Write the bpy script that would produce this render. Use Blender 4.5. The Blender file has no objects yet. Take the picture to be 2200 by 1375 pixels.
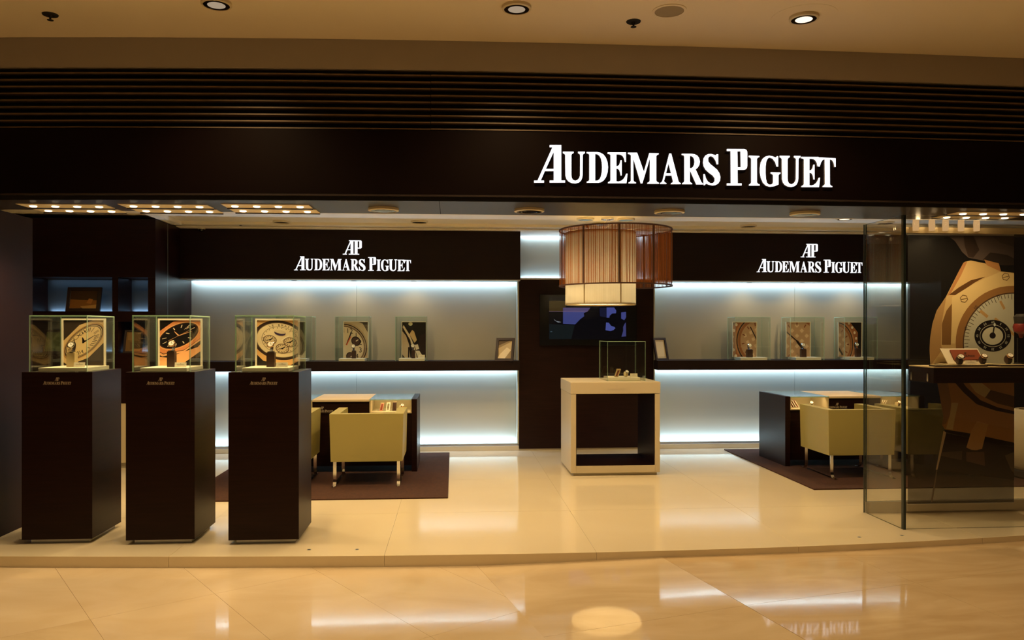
import bpy, math, random
import numpy as np
from mathutils import Vector, Matrix
from mathutils.geometry import tessellate_polygon

random.seed(7)
scene = bpy.context.scene
COL = scene.collection

# ------------------------------------------------------------------ camera
F_PX, CX, HY, CAMH = 1711.0, 1100.0, 709.0, 1.45
YAW = math.atan(125.0 / F_PX)
SN, CS = math.sin(YAW), math.cos(YAW)
cam = bpy.data.cameras.new('camera')
cam.lens = F_PX / 2200.0 * 36.0
cam.sensor_width = 36.0
cam.shift_y = (HY - 687.5) / 2200.0
cam.clip_start = 0.05
cam_o = bpy.data.objects.new('camera', cam)
COL.objects.link(cam_o)
cam_o.location = (0, 0, CAMH)
cam_o.rotation_euler = (math.radians(90), 0, -YAW)
scene.camera = cam_o

# ------------------------------------------------------------------ world, view
world = bpy.data.worlds.new('world')
scene.world = world
world.use_nodes = True
bgn = world.node_tree.nodes['Background']
bgn.inputs[0].default_value = (1.0, 0.66, 0.36, 1)
bgn.inputs[1].default_value = 0.028
scene.view_settings.view_transform = 'Standard'
scene.view_settings.look = 'None'
scene.view_settings.exposure = 0.0
scene.view_settings.gamma = 1.0
scene.view_settings.use_curve_mapping = False
scene.cycles.transparent_max_bounces = 40
scene.cycles.max_bounces = 10
scene.cycles.diffuse_bounces = 5
scene.cycles.glossy_bounces = 4
scene.cycles.caustics_reflective = False
scene.cycles.caustics_refractive = False

# light levels
WARM = (1.0, 0.70, 0.355)
LED = (0.46, 0.675, 1.0)
P_LED = 8.2          # watts per metre of the cold strips
P_TRAY = 17.0        # each lamp of the soffit trays that throws light
P_SHOP = 130.0        # added unseen shop ceiling downlights
P_MALL = 104.0        # mall ceiling downlights
P_SHELF = 5.0        # small lamps under the headers
P_LAMP = 150.0        # pendant lamp


def ray(px, py):
    u = (px - CX) / F_PX
    return SN + u * CS, CS - u * SN, (HY - py) / F_PX


def atZ(px, py, Z=0.0):
    a = ray(px, py)
    k = (Z - CAMH) / a[2]
    return Vector((a[0] * k, a[1] * k, Z))


def atY(px, py, Y):
    a = ray(px, py)
    k = Y / a[1]
    return Vector((a[0] * k, Y, CAMH + a[2] * k))


def lin(r, g, b):
    return tuple(((c / 255.0) / 12.92 if c <= 10 else ((c / 255.0 + 0.055) / 1.055) ** 2.4) for c in (r, g, b))


# ------------------------------------------------------------------ materials
MATS = {}


def nt_mat(name):
    m = bpy.data.materials.new(name)
    m.use_nodes = True
    MATS[name] = m
    return m, m.node_tree.nodes, m.node_tree.links


def pbr(name, col, rough=0.5, metal=0.0, spec=0.5, coat=0.0, emit=None, estr=0.0,
        noise=None, bump=None, coords='Object'):
    """noise = (scale xyz, second colour, detail) ; bump = (scale xyz, strength)"""
    m, N, L = nt_mat(name)
    b = N['Principled BSDF']
    b.inputs['Base Color'].default_value = (*col, 1)
    b.inputs['Roughness'].default_value = rough
    b.inputs['Metallic'].default_value = metal
    b.inputs['Specular IOR Level'].default_value = spec
    if coat:
        b.inputs['Coat Weight'].default_value = coat
        b.inputs['Coat Roughness'].default_value = 0.03
    if emit:
        b.inputs['Emission Color'].default_value = (*emit, 1)
        b.inputs['Emission Strength'].default_value = estr
    if noise or bump:
        tc = N.new('ShaderNodeTexCoord')
    if noise:
        mp = N.new('ShaderNodeMapping')
        mp.inputs['Scale'].default_value = noise[0]
        L.new(tc.outputs[coords], mp.inputs[0])
        nz = N.new('ShaderNodeTexNoise')
        nz.inputs['Scale'].default_value = 1.0
        nz.inputs['Detail'].default_value = noise[2] if len(noise) > 2 else 4
        nz.inputs['Distortion'].default_value = noise[3] if len(noise) > 3 else 0.0
        L.new(mp.outputs[0], nz.inputs['Vector'])
        cr = N.new('ShaderNodeValToRGB')
        cr.color_ramp.elements[0].position = 0.35
        cr.color_ramp.elements[1].position = 0.68
        cr.color_ramp.elements[0].color = (*col, 1)
        cr.color_ramp.elements[1].color = (*noise[1], 1)
        L.new(nz.outputs['Fac'], cr.inputs[0])
        L.new(cr.outputs[0], b.inputs['Base Color'])
    if bump:
        mp2 = N.new('ShaderNodeMapping')
        mp2.inputs['Scale'].default_value = bump[0]
        L.new(tc.outputs[coords], mp2.inputs[0])
        n2 = N.new('ShaderNodeTexNoise')
        n2.inputs['Scale'].default_value = 1.0
        n2.inputs['Detail'].default_value = 3
        L.new(mp2.outputs[0], n2.inputs['Vector'])
        bp = N.new('ShaderNodeBump')
        bp.inputs['Strength'].default_value = bump[1]
        bp.inputs['Distance'].default_value = 0.002
        L.new(n2.outputs['Fac'], bp.inputs['Height'])
        L.new(bp.outputs[0], b.inputs['Normal'])
    return m


def schlick(N, L, f0):
    lw = N.new('ShaderNodeLayerWeight')
    lw.inputs['Blend'].default_value = 0.5
    p = N.new('ShaderNodeMath'); p.operation = 'POWER'; p.inputs[1].default_value = 5.0
    L.new(lw.outputs['Facing'], p.inputs[0])
    q = N.new('ShaderNodeMath'); q.operation = 'MULTIPLY_ADD'
    q.inputs[1].default_value = 1.0 - f0
    q.inputs[2].default_value = f0
    L.new(p.outputs[0], q.inputs[0])
    return q


def glass_mat(name, tint, f0=0.04):
    m, N, L = nt_mat(name)
    N.remove(N['Principled BSDF'])
    out = N['Material Output']
    tr = N.new('ShaderNodeBsdfTransparent'); tr.inputs[0].default_value = (*tint, 1)
    gl = N.new('ShaderNodeBsdfGlossy'); gl.inputs['Roughness'].default_value = 0.0
    mx = N.new('ShaderNodeMixShader')
    q = schlick(N, L, f0)
    L.new(q.outputs[0], mx.inputs[0]); L.new(tr.outputs[0], mx.inputs[1]); L.new(gl.outputs[0], mx.inputs[2])
    L.new(mx.outputs[0], out.inputs[0])
    return m


def glass_edge(name, col, see):
    m, N, L = nt_mat(name)
    b = N['Principled BSDF']
    b.inputs['Base Color'].default_value = (*col, 1)
    b.inputs['Roughness'].default_value = 0.15
    tr = N.new('ShaderNodeBsdfTransparent'); tr.inputs[0].default_value = (0.45, 0.75, 0.6, 1)
    mx = N.new('ShaderNodeMixShader'); mx.inputs[0].default_value = see
    L.new(b.outputs[0], mx.inputs[1]); L.new(tr.outputs[0], mx.inputs[2])
    L.new(mx.outputs[0], N['Material Output'].inputs[0])
    return m


def translucent(name, col, tcol, mix, noise=None):
    m, N, L = nt_mat(name)
    N.remove(N['Principled BSDF'])
    d = N.new('ShaderNodeBsdfDiffuse'); d.inputs[0].default_value = (*col, 1)
    t = N.new('ShaderNodeBsdfTranslucent'); t.inputs[0].default_value = (*tcol, 1)
    mx = N.new('ShaderNodeMixShader'); mx.inputs[0].default_value = mix
    if noise:
        tc = N.new('ShaderNodeTexCoord')
        mp = N.new('ShaderNodeMapping'); mp.inputs['Scale'].default_value = noise
        nz = N.new('ShaderNodeTexNoise'); nz.inputs['Scale'].default_value = 1.0; nz.inputs['Detail'].default_value = 2
        cr = N.new('ShaderNodeValToRGB')
        cr.color_ramp.elements[0].position = 0.3
        cr.color_ramp.elements[1].position = 0.7
        cr.color_ramp.elements[0].color = (*[c * 0.82 for c in tcol], 1)
        cr.color_ramp.elements[1].color = (*tcol, 1)
        L.new(tc.outputs['Object'], mp.inputs[0]); L.new(mp.outputs[0], nz.inputs['Vector'])
        L.new(nz.outputs['Fac'], cr.inputs[0]); L.new(cr.outputs[0], t.inputs[0])
    L.new(d.outputs[0], mx.inputs[1]); L.new(t.outputs[0], mx.inputs[2])
    L.new(mx.outputs[0], N['Material Output'].inputs[0])
    return m


def print_mat(name, rough=0.3, emission=0.0, alpha=False):
    m, N, L = nt_mat(name)
    b = N['Principled BSDF']
    at = N.new('ShaderNodeAttribute'); at.attribute_name = 'Col'
    L.new(at.outputs['Color'], b.inputs['Base Color'])
    b.inputs['Roughness'].default_value = rough
    b.inputs['Specular IOR Level'].default_value = 0.4
    if emission:
        b.inputs['Base Color'].default_value = (0.002, 0.002, 0.002, 1)
        for l in list(L):
            if l.to_socket == b.inputs['Base Color']:
                L.remove(l)
        L.new(at.outputs['Color'], b.inputs['Emission Color'])
        b.inputs['Emission Strength'].default_value = emission
    if alpha:
        tr = N.new('ShaderNodeBsdfTransparent')
        mx = N.new('ShaderNodeMixShader')
        L.new(at.outputs['Alpha'], mx.inputs[0])
        L.new(tr.outputs[0], mx.inputs[1]); L.new(b.outputs[0], mx.inputs[2])
        L.new(mx.outputs[0], N['Material Output'].inputs[0])
    return m


def emissive(name, col, strength):
    m, N, L = nt_mat(name)
    N.remove(N['Principled BSDF'])
    e = N.new('ShaderNodeEmission')
    e.inputs[0].default_value = (*col, 1); e.inputs[1].default_value = strength
    L.new(e.outputs[0], N['Material Output'].inputs[0])
    return m


WOOD = pbr('wenge_wood', (0.0115, 0.0036, 0.003), 0.36, spec=0.17, noise=((3, 3, 60), (0.018, 0.006, 0.0046), 5, 0.4))
WOODH = pbr('wenge_panel', (0.0095, 0.0036, 0.0032), 0.45, spec=0.2, noise=((2, 60, 60), (0.014, 0.0055, 0.0046), 5, 0.3))
FASCIA = pbr('fascia_lacquer', (0.0065, 0.0028, 0.0022), 0.5, spec=0.08)
SOFFIT = pbr('soffit_laminate', (0.040, 0.031, 0.029), 0.32, spec=0.4)
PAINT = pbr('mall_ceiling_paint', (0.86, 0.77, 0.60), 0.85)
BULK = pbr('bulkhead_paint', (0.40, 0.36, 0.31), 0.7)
SLAT = pbr('bronze_slat', (0.16, 0.115, 0.075), 0.45, metal=0.3)
DARKVOID = pbr('dark_plenum', (0.01, 0.009, 0.008), 0.9)
SHOPCEIL = pbr('shop_ceiling_paint', (0.92, 0.86, 0.72), 0.8)
WALLDARK = pbr('dark_wall_paint', (0.02, 0.013, 0.012), 0.5)
FROST = pbr('frosted_glass_panel', (0.44, 0.422, 0.31), 0.42, spec=0.35)
STEELW = pbr('satin_aluminium', (0.55, 0.56, 0.57), 0.35, metal=0.85)
TILE = pbr('shop_floor_tile', (0.70, 0.605, 0.42), 0.09, spec=0.28, noise=((1.2, 1.2, 1.2), (0.73, 0.64, 0.455), 5, 0.5))
GROUT = pbr('tan_grout', (0.26, 0.20, 0.12), 0.85)
MARBLE = pbr('mall_marble', (0.60, 0.46, 0.28), 0.045, spec=0.55, noise=((1.3, 3.0, 1.0), (0.68, 0.54, 0.35), 9, 1.6))
MARBLE_B = pbr('mall_marble_pale', (0.64, 0.50, 0.32), 0.045, spec=0.55, noise=((1.6, 2.2, 1.0), (0.71, 0.58, 0.40), 9, 1.4))
MARBLE_C = pbr('mall_marble_dark', (0.55, 0.40, 0.22), 0.045, spec=0.55, noise=((1.1, 3.6, 1.0), (0.64, 0.49, 0.30), 9, 1.8))
GLASS = glass_mat('clear_glass', (0.955, 0.975, 0.955), 0.045)
GLASSR = glass_mat('showcase_glass', (0.96, 0.955, 0.93), 0.05)
GEDGE = glass_edge('green_glass_edge', (0.52, 0.72, 0.54), 0.3)
GEDGED = glass_edge('dark_glass_edge', (0.018, 0.026, 0.024), 0.12)
GTOP = glass_mat('desk_top_glass', (0.9, 0.95, 0.95), 0.2)
WHITE = pbr('white_lacquer', (0.58, 0.50, 0.345), 0.38)
CREAM = pbr('cream_board', (0.78, 0.72, 0.56), 0.55)
LEATHER = pbr('olive_cream_leather', (0.43, 0.37, 0.118), 0.5, bump=((420, 420, 420), 0.25))
BEIGEPAD = pbr('beige_leather_top', (0.72, 0.58, 0.38), 0.45)
CHROME = pbr('chrome', (0.8, 0.78, 0.74), 0.12, metal=1.0)
CARPET = pbr('brown_carpet', (0.040, 0.0118, 0.0030), 0.95, noise=((40, 40, 40), (0.062, 0.0185, 0.0048), 4), bump=((260, 260, 260), 0.9))
SIGN = emissive('lit_sign_face', (0.93, 0.93, 1.0), 2.2)
SIGN_IN = emissive('lit_inner_sign_face', (0.95, 0.96, 1.0), 1.25)
SIGNSIDE = pbr('sign_return', (0.5, 0.5, 0.52), 0.5)
LETTER = pbr('etched_letter', (0.42, 0.35, 0.26), 0.5, metal=0.1)
LETTER_TONE = pbr('tone_letter', (0.55, 0.48, 0.36), 0.5)
PRINT = print_mat('photo_print', 0.32)
PRINTA = print_mat('film_print', 0.25, alpha=True)
SCREEN = print_mat('screen_reflection', 0.12, emission=0.55)
BLACKP = pbr('black_plastic', (0.006, 0.006, 0.007), 0.18)
BLACKM = pbr('black_matte', (0.012, 0.011, 0.01), 0.6)
FRAMEW = pbr('dark_frame_wood', (0.022, 0.009, 0.007), 0.35)
GOLD = pbr('rose_gold', (0.82, 0.52, 0.30), 0.2, metal=1.0)
STEEL = pbr('polished_steel', (0.8, 0.77, 0.72), 0.16, metal=1.0)
DIALW = pbr('white_dial', (0.85, 0.8, 0.7), 0.3)
DIALK = pbr('black_dial', (0.015, 0.013, 0.012), 0.25)
STRAP = pbr('dark_strap', (0.03, 0.018, 0.012), 0.45)
STANDB = pbr('brown_stand', (0.05, 0.022, 0.012), 0.4)
STANDG = pbr('gold_stand', (0.5, 0.38, 0.18), 0.35)
LINER = pbr('cream_liner', (0.62, 0.52, 0.30), 0.65)
REDL = pbr('red_brown_leather', (0.26, 0.065, 0.03), 0.5)
PINKB = pbr('pink_box', (0.55, 0.27, 0.17), 0.5)
STRINGB = translucent('brown_string', (0.26, 0.085, 0.026), (0.46, 0.15, 0.04), 0.5)
BROWNR = pbr('brown_shade_ring', (0.07, 0.026, 0.012), 0.6)
SHADEC = translucent('cream_shade', (0.60, 0.53, 0.38), (0.33, 0.305, 0.24), 0.45, (90, 90, 1.5))
SHADER = pbr('cream_shade_rib', (0.30, 0.22, 0.10), 0.6)
DIFFUSER = translucent('lamp_diffuser', (0.7, 0.62, 0.48), (0.52, 0.46, 0.34), 0.6)
LAMPON = emissive('lit_halogen', (1.0, 0.80, 0.50), 4.5)
LAMPMALL = emissive('lit_downlight', (1.0, 0.80, 0.58), 1.6)
LAMPDIM = emissive('dim_downlight', (1.0, 0.76, 0.52), 0.38)
SPOTEMIT = emissive('warm_spot_glow', (1.0, 0.58, 0.25), 0.65)
LEDEMIT = emissive('cold_led', LED, 3.0)
TRIM = pbr('cream_trim_ring', (0.72, 0.64, 0.46), 0.4)
REFLECT = pbr('bright_reflector', (0.42, 0.38, 0.28), 0.12, metal=1.0)
TRAYM = pbr('lamp_tray', (0.92, 0.78, 0.55), 0.5)
GRILLE = pbr('speaker_grille', (0.36, 0.30, 0.20), 0.8)
BRASS = pbr('brushed_brass', (0.50, 0.40, 0.22), 0.4, metal=0.2)
BEIGEDOOR = pbr('beige_cabinet_door', (0.66, 0.55, 0.34), 0.4)
GREYSHOE = pbr('grey_base_rail', (0.42, 0.38, 0.29), 0.5)
REDG = pbr('dark_red_ornament', (0.16, 0.015, 0.012), 0.4)


# ------------------------------------------------------------------ mesh helpers
class MB:
    def __init__(self):
        self.v, self.f, self.m = [], [], []

    def add(self, vs, fs, m=0):
        o = len(self.v)
        self.v += [tuple(p) for p in vs]
        for q in fs:
            self.f.append([i + o for i in q]); self.m.append(m)

    def box(self, x0, x1, y0, y1, z0, z1, m=0, M=None, fm=None):
        vs = [Vector(p) for p in ((x0, y0, z0), (x1, y0, z0), (x1, y1, z0), (x0, y1, z0),
                                  (x0, y0, z1), (x1, y0, z1), (x1, y1, z1), (x0, y1, z1))]
        if M is not None:
            vs = [M @ p for p in vs]
        o = len(self.v)
        self.v += [tuple(p) for p in vs]
        fs = [(0, 3, 2, 1), (4, 5, 6, 7), (0, 1, 5, 4), (2, 3, 7, 6), (1, 2, 6, 5), (3, 0, 4, 7)]  # -z +z -y +y +x -x
        for k, q in enumerate(fs):
            self.f.append([i + o for i in q]); self.m.append(fm[k] if fm else m)
        return self

    def hexa(self, b, t, m=0):
        """b, t: lists of n points, bottom and top rings (counter-clockwise from above)"""
        n = len(b)
        fs = [list(range(n))[::-1], list(range(n, 2 * n))]
        for i in range(n):
            j = (i + 1) % n
            fs.append([i, j, n + j, n + i])
        self.add(list(b) + list(t), fs, m)
        return self

    def lathe(self, prof, n=24, c=(0, 0, 0), m=0, axis='z', M=None):
        vs = []
        for r, h in prof:
            for k in range(n):
                a = 2 * math.pi * k / n
                p = Vector((r * math.cos(a), r * math.sin(a), h))
                if axis == 'y':
                    p = Vector((p.x, p.z, p.y))
                if M is not None:
                    p = M @ p
                vs.append(p + Vector(c))
        fs = []
        for i in range(len(prof) - 1):
            for k in range(n):
                j = (k + 1) % n
                fs.append([i * n + k, i * n + j, (i + 1) * n + j, (i + 1) * n + k])
        if prof[0][0] > 1e-6:
            fs.append(list(range(n))[::-1])
        if prof[-1][0] > 1e-6:
            o = (len(prof) - 1) * n
            fs.append([o + k for k in range(n)])
        self.add(vs, fs, m)
        return self

    def ring(self, prof, n=48, c=(0, 0, 0), m=0):
        """closed profile revolved about z"""
        vs, k0 = [], len(prof)
        for r, h in prof:
            for k in range(n):
                a = 2 * math.pi * k / n
                vs.append((c[0] + r * math.cos(a), c[1] + r * math.sin(a), c[2] + h))
        fs = []
        for i in range(k0):
            i2 = (i + 1) % k0
            for k in range(n):
                j = (k + 1) % n
                fs.append([i * n + k, i * n + j, i2 * n + j, i2 * n + k])
        self.add(vs, fs, m)
        return self

    def tube(self, pts, r, n=8, m=0):
        pts = [Vector(p) for p in pts]
        vs = []
        for i, p in enumerate(pts):
            d = (pts[min(i + 1, len(pts) - 1)] - pts[max(i - 1, 0)]).normalized()
            a = d.orthogonal().normalized() if i == 0 else (a - d * a.dot(d)).normalized()
            b = d.cross(a)
            for k in range(n):
                t = 2 * math.pi * k / n
                vs.append(p + a * (r * math.cos(t)) + b * (r * math.sin(t)))
        fs = [list(range(n))[::-1], [(len(pts) - 1) * n + k for k in range(n)]]
        for i in range(len(pts) - 1):
            for k in range(n):
                j = (k + 1) % n
                fs.append([i * n + k, i * n + j, (i + 1) * n + j, (i + 1) * n + k])
        self.add(vs, fs, m)
        return self

    def bar(self, pts, w, t, up=(1, 0, 0), m=0):
        """flat bar swept along pts lying in a plane with normal `up`; w across `up`, t thick"""
        pts = [Vector(p) for p in pts]
        up = Vector(up)
        vs = []
        for i, p in enumerate(pts):
            d = (pts[min(i + 1, len(pts) - 1)] - pts[max(i - 1, 0)]).normalized()
            s = d.cross(up).normalized()
            vs += [p - up * w / 2 - s * t / 2, p + up * w / 2 - s * t / 2, p + up * w / 2 + s * t / 2, p - up * w / 2 + s * t / 2]
        fs = [[3, 2, 1, 0], [len(vs) - 4 + k for k in range(4)]]
        for i in range(len(pts) - 1):
            for k in range(4):
                j = (k + 1) % 4
                fs.append([i * 4 + k, i * 4 + j, i * 4 + 4 + j, i * 4 + 4 + k])
        self.add(vs, fs, m)
        return self

    def sweepx(self, xs, yf, y0, y1, z0, z1, m=0):
        """a box section swept along x, following the bowed line yf(x)"""
        vs = []
        for x in xs:
            y = yf(x)
            vs += [(x, y + y0, z0), (x, y + y1, z0), (x, y + y1, z1), (x, y + y0, z1)]
        fs = [[0, 1, 2, 3], [len(vs) - 4 + k for k in (3, 2, 1, 0)]]
        for i in range(len(xs) - 1):
            for k in range(4):
                j = (k + 1) % 4
                fs.append([i * 4 + k, i * 4 + 4 + k, i * 4 + 4 + j, i * 4 + j])
        self.add(vs, fs, m)
        return self

    def prism(self, loops, y0, y1, m=0, ms=0, S=1.0, ox=0.0, oz=0.0):
        """2-D loops (outer + holes) in the xz plane, front face at y0 (towards -y), back y1"""
        loops = [[Vector((p[0] * S + ox, p[1] * S + oz, 0)) for p in lp] for lp in loops]
        tris = tessellate_polygon(loops)
        flat = [p for lp in loops for p in lp]
        n = len(flat)
        vs = [(p.x, y0, p.y) for p in flat] + [(p.x, y1, p.y) for p in flat]
        fr, sd = [], []
        for t in tris:
            a, b, c = (flat[i] for i in t)
            t = list(t)
            if (b - a).cross(c - a).z < 0:
                t = t[::-1]
            fr.append(t)
            fr.append([i + n for i in t[::-1]])
        o = 0
        for lp in loops:
            k = len(lp)
            for i in range(k):
                j = (i + 1) % k
                sd.append([o + i, o + j, n + o + j, n + o + i])
            o += k
        self.add(vs, fr, m)
        b = len(self.v) - len(vs)
        for q in sd:
            self.f.append([i + b for i in q]); self.m.append(ms)
        return self

    def mesh(self, name, mats):
        me = bpy.data.meshes.new(name)
        me.from_pydata(self.v, [], self.f)
        if not isinstance(mats, (list, tuple)):
            mats = [mats]
        for mt in mats:
            me.materials.append(mt)
        if len(mats) > 1:
            me.polygons.foreach_set('material_index', self.m)
        me.update()
        return me

    def build(self, name, mats, parent=None, smooth=False, bevel=0.0, loc=None, rot=None, seg=2):
        o = bpy.data.objects.new(name, self.mesh(name, mats))
        COL.objects.link(o)
        if parent is not None:
            o.parent = parent
        if loc is not None:
            o.location = loc
        if rot is not None:
            o.rotation_euler = rot
        if smooth:
            for p in o.data.polygons:
                p.use_smooth = True
            md = o.modifiers.new('es', 'EDGE_SPLIT'); md.split_angle = math.radians(40)
        if bevel:
            bv = o.modifiers.new('bevel', 'BEVEL'); bv.width = bevel; bv.segments = seg; bv.limit_method = 'ANGLE'
        return o


def put(me, name, parent=None, loc=(0, 0, 0), rot=(0, 0, 0), scale=(1, 1, 1)):
    o = bpy.data.objects.new(name, me)
    COL.objects.link(o)
    o.parent = parent
    o.location = loc; o.rotation_euler = rot; o.scale = scale
    return o


def tag(o, label, cat, group=None):
    o['label'] = label; o['category'] = cat
    if group:
        o['group'] = group
    return o


def thing(name, label, cat, loc=(0, 0, 0), rot=(0, 0, 0), group=None):
    o = bpy.data.objects.new(name, None)
    o.empty_display_size = 0.05
    COL.objects.link(o)
    o.location = loc; o.rotation_euler = rot
    return tag(o, label, cat, group)


def struct(o, label, cat='structure'):
    o['kind'] = 'structure'; o['label'] = label; o['category'] = cat
    return o


def light(name, kind, loc, energy, color, parent=None, rot=(0, 0, 0), **kw):
    d = bpy.data.lights.new(name, kind)
    d.energy = energy; d.color = color
    for k, v in kw.items():
        setattr(d, k, v)
    o = bpy.data.objects.new(name, d)
    COL.objects.link(o)
    o.location = loc; o.rotation_euler = rot
    o.parent = parent
    return o


# ------------------------------------------------------------------ lettering
def desl(pts):
    return [((x - 105) / 408.0, (580 - (y - 0.0145 * (x - 105))) / 408.0) for x, y in pts]


Z5 = 2137


def o5(pts):
    return [(x + Z5, y) for x, y in pts]


U_ = [(482, 178), (622, 178), (622, 195), (602, 206), (592, 222), (592, 480), (596, 515), (610, 542), (642, 557), (672, 546), (694, 524), (706, 490),
      (708, 225), (700, 208), (680, 198), (680, 178), (770, 178), (770, 198), (752, 206), (742, 222), (740, 480), (734, 520), (718, 556), (690, 580),
      (645, 592), (595, 586), (555, 566), (528, 534), (515, 490), (512, 222), (502, 207), (482, 198)]
E_ = [(1070, 187), (1312, 187), (1312, 312), (1297, 312), (1288, 270), (1270, 236), (1245, 218), (1215, 212), (1185, 212), (1185, 368), (1206, 364), (1222, 350),
      (1233, 324), (1240, 290), (1256, 290), (1256, 488), (1242, 488), (1234, 446), (1222, 416), (1206, 402), (1185, 398), (1185, 565), (1215, 568), (1250, 558),
      (1280, 534), (1302, 500), (1315, 465), (1333, 465), (1318, 590), (1075, 590), (1075, 575), (1096, 568), (1108, 552), (1108, 222), (1095, 210), (1070, 205)]
GLYPHS = [
    [[(105, 580), (105, 553), (150, 553), (345, 120), (308, 120), (308, 92), (460, 92), (460, 553), (510, 553), (510, 580), (308, 580), (308, 553),
      (362, 553), (362, 430), (245, 430), (192, 553), (235, 553), (235, 580)], [(258, 402), (362, 402), (362, 178)]],
    [U_],
    [[(793, 183), (930, 183), (975, 192), (1015, 215), (1046, 256), (1067, 310), (1075, 380), (1068, 450), (1048, 510), (1018, 552), (985, 574), (950, 583),
      (795, 583), (795, 568), (816, 562), (828, 546), (828, 218), (816, 205), (793, 198)],
     [(905, 207), (935, 212), (962, 232), (982, 268), (993, 318), (997, 380), (993, 446), (982, 500), (965, 534), (940, 554), (905, 557)]],
    [E_],
    [[(1338, 190), (1460, 190), (1550, 440), (1622, 195), (1747, 197), (1747, 212), (1727, 218), (1715, 236), (1715, 556), (1727, 574), (1750, 584), (1750, 598),
      (1597, 598), (1597, 584), (1617, 576), (1628, 560), (1630, 262), (1530, 592), (1508, 592), (1408, 262), (1412, 556), (1424, 572), (1445, 580), (1445, 592),
      (1347, 592), (1347, 579), (1367, 572), (1378, 556), (1378, 225), (1364, 212), (1338, 207)]],
    [[(1765, 600), (1765, 587), (1783, 580), (1797, 560), (1888, 200), (1915, 200), (2013, 566), (2024, 580), (2042, 589), (2042, 602), (1910, 602), (1910, 590),
      (1932, 582), (1938, 566), (1920, 490), (1838, 490), (1818, 560), (1826, 578), (1850, 588), (1850, 600)], [(1845, 460), (1912, 460), (1879, 330)]],
    [[(2055, 203), (2185, 203), (2225, 208), (2262, 224), (2288, 256), (2300, 305), (2292, 350), (2270, 385), (2242, 408), (2316, 568), (2324, 582), (2340, 591),
      (2340, 606), (2250, 606), (2165, 418), (2165, 566), (2176, 582), (2195, 591), (2195, 603), (2062, 603), (2062, 589), (2080, 581), (2090, 564), (2090, 238),
      (2080, 224), (2055, 218)], [(2165, 230), (2192, 235), (2212, 252), (2224, 280), (2227, 312), (2222, 348), (2206, 378), (2186, 391), (2165, 393)]],
    [o5([(410, 208), (410, 340), (390, 340), (374, 292), (346, 250), (315, 232), (290, 238), (274, 262), (276, 302), (305, 340), (350, 374), (395, 412), (425, 455),
         (440, 508), (434, 556), (410, 594), (370, 616), (330, 620), (285, 610), (250, 597), (236, 604), (230, 616), (213, 616), (210, 470), (230, 470), (242, 522),
         (270, 568), (308, 592), (342, 588), (362, 562), (362, 524), (335, 488), (285, 452), (240, 412), (214, 368), (205, 320), (212, 264), (236, 226), (275, 206),
         (315, 204), (352, 214), (374, 222), (390, 208)])],
    [o5([(527, 137), (765, 137), (790, 146), (803, 166), (805, 190), (805, 360), (800, 386), (786, 404), (760, 412), (672, 412), (675, 592), (728, 592), (728, 620),
         (527, 620), (527, 592), (580, 592), (578, 165), (527, 165)]), o5([(670, 168), (712, 168), (715, 380), (675, 380)])],
    [o5([(825, 225), (970, 228), (970, 243), (948, 251), (937, 268), (937, 578), (950, 597), (975, 607), (975, 621), (828, 621), (828, 607), (848, 598), (858, 580),
         (858, 266), (848, 252), (825, 242)])],
    [o5([(1228, 230), (1228, 368), (1205, 368), (1186, 308), (1150, 262), (1110, 247), (1083, 262), (1064, 305), (1056, 370), (1055, 450), (1060, 530), (1074, 584),
         (1100, 608), (1130, 608), (1152, 596), (1158, 578), (1158, 486), (1148, 470), (1125, 460), (1125, 443), (1260, 447), (1260, 462), (1242, 470), (1233, 486),
         (1233, 606), (1180, 628), (1115, 637), (1060, 622), (1018, 582), (990, 520), (977, 450), (977, 390), (988, 318), (1016, 264), (1056, 234), (1105, 224),
         (1150, 231), (1182, 244), (1200, 246), (1212, 230)])],
    [[(x + Z5 + 766, y + 47) for x, y in U_]],
    [[(x + Z5 + 475, y + 50) for x, y in E_]],
    [o5([(1787, 243), (2025, 253), (2025, 370), (2010, 370), (1998, 318), (1975, 280), (1943, 268), (1945, 602), (1957, 618), (1978, 627), (1978, 640), (1845, 638),
         (1845, 624), (1864, 616), (1875, 600), (1872, 268), (1844, 276), (1820, 312), (1803, 365), (1787, 365)])],
]
GLYPHS = [[desl(lp) for lp in g] for g in GLYPHS]
WORDW = max(p[0] for g in GLYPHS for lp in g for p in lp)
MONO = [[(905, 362), (905, 347), (935, 347), (1030, 130), (1010, 130), (1010, 115), (1205, 115), (1220, 121), (1228, 136), (1228, 232), (1222, 248), (1205, 257), (1155, 257),
         (1155, 347), (1183, 347), (1183, 362), (1005, 362), (1005, 347), (1038, 347), (1038, 285), (985, 285), (958, 347), (975, 347), (975, 362)],
        [(990, 270), (1038, 270), (1038, 160)], [(1085, 132), (1107, 132), (1107, 347), (1085, 347)], [(1157, 132), (1185, 132), (1185, 240), (1157, 240)]]
# monogram in units of the word's cap height, placed over the word
_mh = (640 - 440)
MONO = [[((x - 85) / (2065 - 85) * WORDW, (638 - y) / _mh * 1.0) for x, y in lp] for lp in MONO]


def lettering(name, width, mat, parent, loc, mono=True, depth=0.002):
    """flat lettering as one part; loc = left end of the baseline, front towards -y"""
    S = width / WORDW
    mb = MB()
    for g in GLYPHS + ([MONO] if mono else []):
        mb.prism(g, -depth, 0.0, S=S)
    return mb.build(name, mat, parent, loc=loc)


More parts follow.
